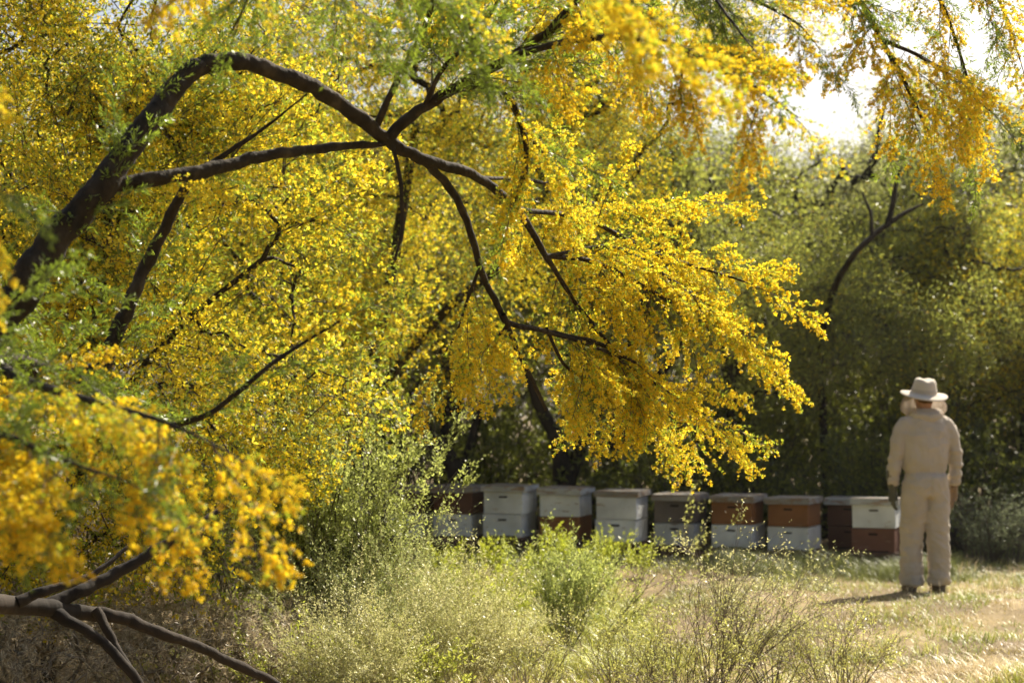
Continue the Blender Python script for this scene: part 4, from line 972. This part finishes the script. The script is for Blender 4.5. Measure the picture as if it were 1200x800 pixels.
def person():
    Y = 14.5; x = (1083 - 600) / FOC * Y; z0 = float(hgt(x, Y))
    root = empty('person', (x, Y, z0 + .005), R(6))
    tag(root, 'person in a pale canvas bee suit and wide brimmed veil hat, standing with back turned', 'person')
    # body faces +Y (away from the camera); right hand at +X
    bm = bmesh.new()
    loft(bm, [(0, 0, .80, .165, .125), (0, -.012, .88, .190, .142), (0, -.012, .96, .183, .135), (0, 0, 1.0, .176, .122), (0, 0, 1.03, .188, .132), (0, 0, 1.10, .193, .140), (0, -.005, 1.22, .196, .140),
              (0, -.012, 1.33, .200, .132), (0, -.015, 1.40, .188, .115), (0, -.012, 1.465, .135, .092), (0, 0, 1.51, .085, .075), (0, .01, 1.54, .07, .07)], 28)
    for s in (-1, 1):
        fy = .05 if s < 0 else -.01; ax = 0 if s < 0 else .012
        limb_loft(bm, [(s * .085, -.005, .92, .112), (s * .092, -.005, .80, .112), (s * .096, fy * .4, .66, .107), (s * .104, .004 + fy * .8, .50, .096), (s * .109, fy, .36, .092), (s * .111, fy, .22, .092), (s * .110, fy, .13, .098), (s * .110, fy, .075, .101), (s * .110, fy, .055, .094)], 20)
        limb_loft(bm, [(s * .10, -.01, 1.435, .065), (s * .168, -.012, 1.415, .072), (s * .212, -.012, 1.355, .074), (s * .236, -.012, 1.27, .066), (s * .252 + ax, -.008, 1.16, .060), (s * .262 + ax, .005, 1.05, .056), (s * .266, .025, .95, .052), (s * .266, .04, .90, .046)], 16)
    def wr(co):
        a = mnoise.noise(Vector((co.x * 9, co.y * 9, co.z * 12))) * .010 + mnoise.noise(Vector((co.x * 20 + 5, co.y * 20, co.z * 26))) * .006
        dg_ = co.x * math.copysign(.8, co.x) + co.z
        if co.z < .95: a += .006 * (1 - abs(mnoise.noise(Vector((co.x * 10 + 3, co.y * 8, dg_ * 17)))) * 2.4)      # slanting drag folds in the trousers
        elif abs(co.x) < .2: a += .005 * (1 - abs(mnoise.noise(Vector((co.x * 17, co.y * 9, co.z * 5 + 8)))) * 2.4)  # upright folds in the jacket back
        if 1.33 < co.z < 1.345 and abs(co.x) < .17 and co.y < 0: a -= .004   # yoke seam
        if co.z < .32: a += .016 * mnoise.noise(Vector((co.x * 7, co.y * 7 + 4, co.z * 30))) * (1 - co.z / .32)     # gathered above the boots
        if abs(co.z - .50) < .1: a += .005 * mnoise.noise(Vector((co.x * 6 + 9, co.y * 6, co.z * 22 + co.x * 14)))
        if abs(co.x) > .2 and co.z < 1.2: a += .012 * mnoise.noise(Vector((co.x * 8, co.y * 8 + 2, co.z * 26)))
        if abs(co.z - 1.005) < .02 and abs(co.x) < .21: a -= .006      # elastic waist
        if abs(co.x) < .018 and .68 < co.z < .97 and co.y < 0: a -= .014 * (1 - abs(co.x) / .018)   # seat seam
        return a
    link('bee_suit', fused('bee_suit', bm, M_SUIT, .011, 4, wr), root)
    # hood folded back on the shoulders
    bm = bmesh.new()
    pts = []
    for k in range(19):
        a = R(-205 + k * (230 / 18)); q = abs(k - 9) / 9
        pts.append((math.cos(a) * (.135 - .02 * q), math.sin(a) * .105 + .015, 1.485 - .028 * (1 - q) + .035 * q, .040 + .016 * (1 - q), .75))
    limb_loft(bm, pts, 12)
    loft(bm, [(0, .01, 1.46, .125, .095), (0, .01, 1.51, .118, .096), (0, .012, 1.545, .098, .088)], 20)
    link('hood', fused('hood', bm, M_SUIT, .009, 3, lambda co: mnoise.noise(co * 22) * .006), root)
    # head
    bm = bmesh.new()
    loft(bm, [(0, .005, 1.45, .055, .058), (0, .008, 1.54, .055, .06), (0, .018, 1.565, .062, .078), (0, .022, 1.60, .073, .092), (0, .02, 1.65, .077, .098), (0, .015, 1.70, .074, .094), (0, .012, 1.74, .058, .075), (0, .012, 1.765, .03, .04)], 20)
    limb_loft(bm, [(0, .105, 1.665, .010), (0, .124, 1.635, .014), (0, .110, 1.622, .013)], 8)
    for s in (-1, 1): limb_loft(bm, [(s * .074, .012, 1.615, .010), (s * .082, .006, 1.64, .017, .6), (s * .080, .006, 1.668, .012)], 8)
    head = link('head', fused('head', bm, M_SKIN, .007, 2), root)
    for s in (-1, 1):
        link('eye', box_mesh('eye', .026, .012, .010, M_DARK, .004), head, (s * .032, .106, 1.655))
    link('mouth', box_mesh('mouth', .045, .012, .006, M_REDB, .002), head, (0, .103, 1.597))
    bm = bmesh.new()
    loft(bm, [(0, -.028, 1.585, .052, .040), (0, -.018, 1.62, .073, .068), (0, -.005, 1.68, .080, .086), (0, .002, 1.73, .068, .078), (0, .005, 1.77, .035, .04)], 18)
    link('hair', fused('hair', bm, M_HAIR, .008, 2, lambda co: mnoise.noise(co * 60) * .004), head)
    # hat: tapered crown with a dent, band, wide brim that dips a little
    g = G(); n = 40; prof = [(.195, 1.650), (.197, 1.655), (.193, 1.660), (.15, 1.668), (.112, 1.676), (.105, 1.690), (.101, 1.715), (.096, 1.745), (.089, 1.775), (.076, 1.795), (.050, 1.803), (.02, 1.797), (.002, 1.793)]
    prof = [(.19, 1.649), (.14, 1.655), (.104, 1.662), (.098, 1.668)][::-1] + prof
    rows = []
    for r, z in prof:
        an = np.linspace(0, 2 * math.pi, n, endpoint=False)
        wave = (r / .195) ** 2 * (.010 * np.cos(2 * an + .3) + .004 * np.sin(3 * an + 1)) if r > .11 else 0 * an
        dent = -.014 * np.exp(-((np.cos(an) * r) / .03) ** 2) * (z > 1.78)
        rows.append(np.stack([np.cos(an) * r, np.sin(an) * r * 1.08 + .01, z + wave + dent], 1))
    q = [(i * n + k, i * n + (k + 1) % n, (i + 1) * n + (k + 1) % n, (i + 1) * n + k) for i in range(len(rows) - 1) for k in range(n)]
    g.add(np.concatenate(rows), q, (.5, .4, .3)); me = g.mesh('hat', M_HAT, True)
    hat = link('hat', me, root); hp = Matrix.Translation((0, .005, 1.665)); hat.matrix_local = hp @ Matrix.Rotation(R(3), 4, 'Y') @ Matrix.Rotation(R(11), 4, 'X') @ hp.inverted()
    g = G(); an = np.linspace(0, 2 * math.pi, n, endpoint=False)
    rr = [np.stack([np.cos(an) * r, np.sin(an) * r * 1.08 + .01, np.full(n, z)], 1) for r, z in [(.1075, 1.680), (.1085, 1.684), (.1055, 1.712), (.1035, 1.714)]]
    g.add(np.concatenate(rr), [(i * n + k, i * n + (k + 1) % n, (i + 1) * n + (k + 1) % n, (i + 1) * n + k) for i in range(3) for k in range(n)], (.4, .3, .2))
    link('hat_band', g.mesh('hat_band', M_SUIT, True), hat)
    # veil: sheer curtain from the brim, full at the sides, open at the nape where the hood is fixed
    g = G(); rows = []; nn = 44
    for j, (k, z) in enumerate([(.150, 1.648), (.172, 1.615), (.186, 1.575), (.188, 1.535), (.165, 1.50), (.13, 1.485)]):
        a = np.linspace(R(-52), R(232), nn)
        w = 1 + .05 * np.sin(a * 11 + j * .4) * min(1, j / 2)
        rows.append(np.stack([np.cos(a) * k * w, np.sin(a) * k * w * .98 + .02, np.full(nn, z) + .008 * np.sin(a * 5)], 1))
    q = [(i * nn + k, i * nn + k + 1, (i + 1) * nn + k + 1, (i + 1) * nn + k) for i in range(5) for k in range(nn - 1)]
    g.add(np.concatenate(rows), q, (.5, .4, .3)); link('veil', g.mesh('veil', M_VEIL, True), root)
    # gloved hands: palm, four curled fingers, thumb
    for s, m in ((-1, M_GLOVE), (1, M_TAN)):
        bm = bmesh.new(); wx, wy, wz = s * .266, .042, .915
        # gauntlet and wrist
        gz = .11 if s < 0 else .03
        limb_loft(bm, [(wx, wy - .012, wz + gz, .064 if s < 0 else .045), (wx, wy, wz - .01, .050 if s < 0 else .038), (wx, wy + .006, wz - .055, .034), (wx, wy + .012, wz - .08, .040, .62), (wx - s * .004, wy + .018, wz - .125, .043, .55), (wx - s * .008, wy + .024, wz - .155, .040, .5)], 14)
        for k in range(4):
            fy = wy + .024 + (k - 1.5) * .021; l = (.062, .072, .068, .054)[k]; r = .0105
            limb_loft(bm, [(wx - s * .006, fy, wz - .14, r), (wx - s * .010, fy + .002, wz - .16 - l * .4, r), (wx - s * .020, fy + .004, wz - .16 - l * .75, r * .95), (wx - s * .036, fy + .004, wz - .16 - l, r * .8)], 8)
        limb_loft(bm, [(wx - s * .008, wy + .045, wz - .085, .015), (wx - s * .016, wy + .070, wz - .115, .013), (wx - s * .026, wy + .074, wz - .15, .011), (wx - s * .030, wy + .070, wz - .172, .009)], 8)
        o = link('glove', fused('glove', bm, m, .0055, 2, lambda co: mnoise.noise(co * 40) * .003), root)
        o['label'] = 'grey green gauntlet glove' if s < 0 else 'tan glove'
        # boots
        bm = bmesh.new(); bf = .05 if s < 0 else -.01
        limb_loft(bm, [(s * .110, bf - .01, .14, .055), (s * .110, bf - .01, .07, .056), (s * .110, bf - .005, .045, .054)], 14)
        loft(bm, [(s * .116, bf + .055, .0, .048, .125), (s * .116, bf + .055, .02, .052, .132), (s * .114, bf + .045, .05, .047, .115), (s * .112, bf + .02, .085, .042, .075)], 18)
        link('boot', fused('boot', bm, M_BOOT, .008, 2), root)
person()

# ------------------------------------------------------------------ bees over the hives
def bees():
    rng = np.random.default_rng(3); g = G()
    g.tube(np.array([[-.008, 0, 0], [-.005, 0, 0], [0, 0, .0005], [.003, 0, 0], [.006, 0, 0], [.0085, 0, 0]]), [.001, .0032, .0034, .002, .003, .0015], 6, (.35, .22, .06))
    body = g.mesh('body', M_DRY, True)
    g = G(); p = np.array([[.002, .001, .003], [.002, -.001, .003]]); d = np.array([[-.3, 1, .5], [-.3, -1, .5]])
    g.leaves(p, d, np.array([[0, 0, 1.0]] * 2), .011, .005, (.75, .72, .62)); wing = g.mesh('wings', M_DRY)
    for i in range(46):
        px = rng.uniform(470, 900); py = rng.uniform(430, 600); Y = rng.uniform(15.5, 17.6)
        b = empty('honey_bee', P(px, py, Y), rng.uniform(0, 6.28), rng.uniform(.9, 1.3))
        link('body', body, b); link('wings', wing, b)
        tag(b, 'tiny honey bee in flight above the row of hives', 'bee', 'bees flying over the hives')
bees()


# ------------------------------------------------------------------ sunlit dusty air
def haze():
    bm = bmesh.new(); bmesh.ops.create_cube(bm, size=1)
    for v in bm.verts: v.co = Vector((v.co.x * 820, 250 + v.co.y * 820, 4.0 + v.co.z * 11.0))
    me = bpy.data.meshes.new('haze'); bm.to_mesh(me); bm.free()
    m, nt, o = mat('haze_air')
    pv = N_(nt, 'ShaderNodeVolumePrincipled', Density=.00025, Anisotropy=.35); pv.inputs['Color'].default_value = (.95, .93, .86, 1)
    nt.links.new(pv.outputs[0], o.inputs['Volume']); me.materials.append(m)
    return tag(link('haze', me), kind='stuff')
haze()
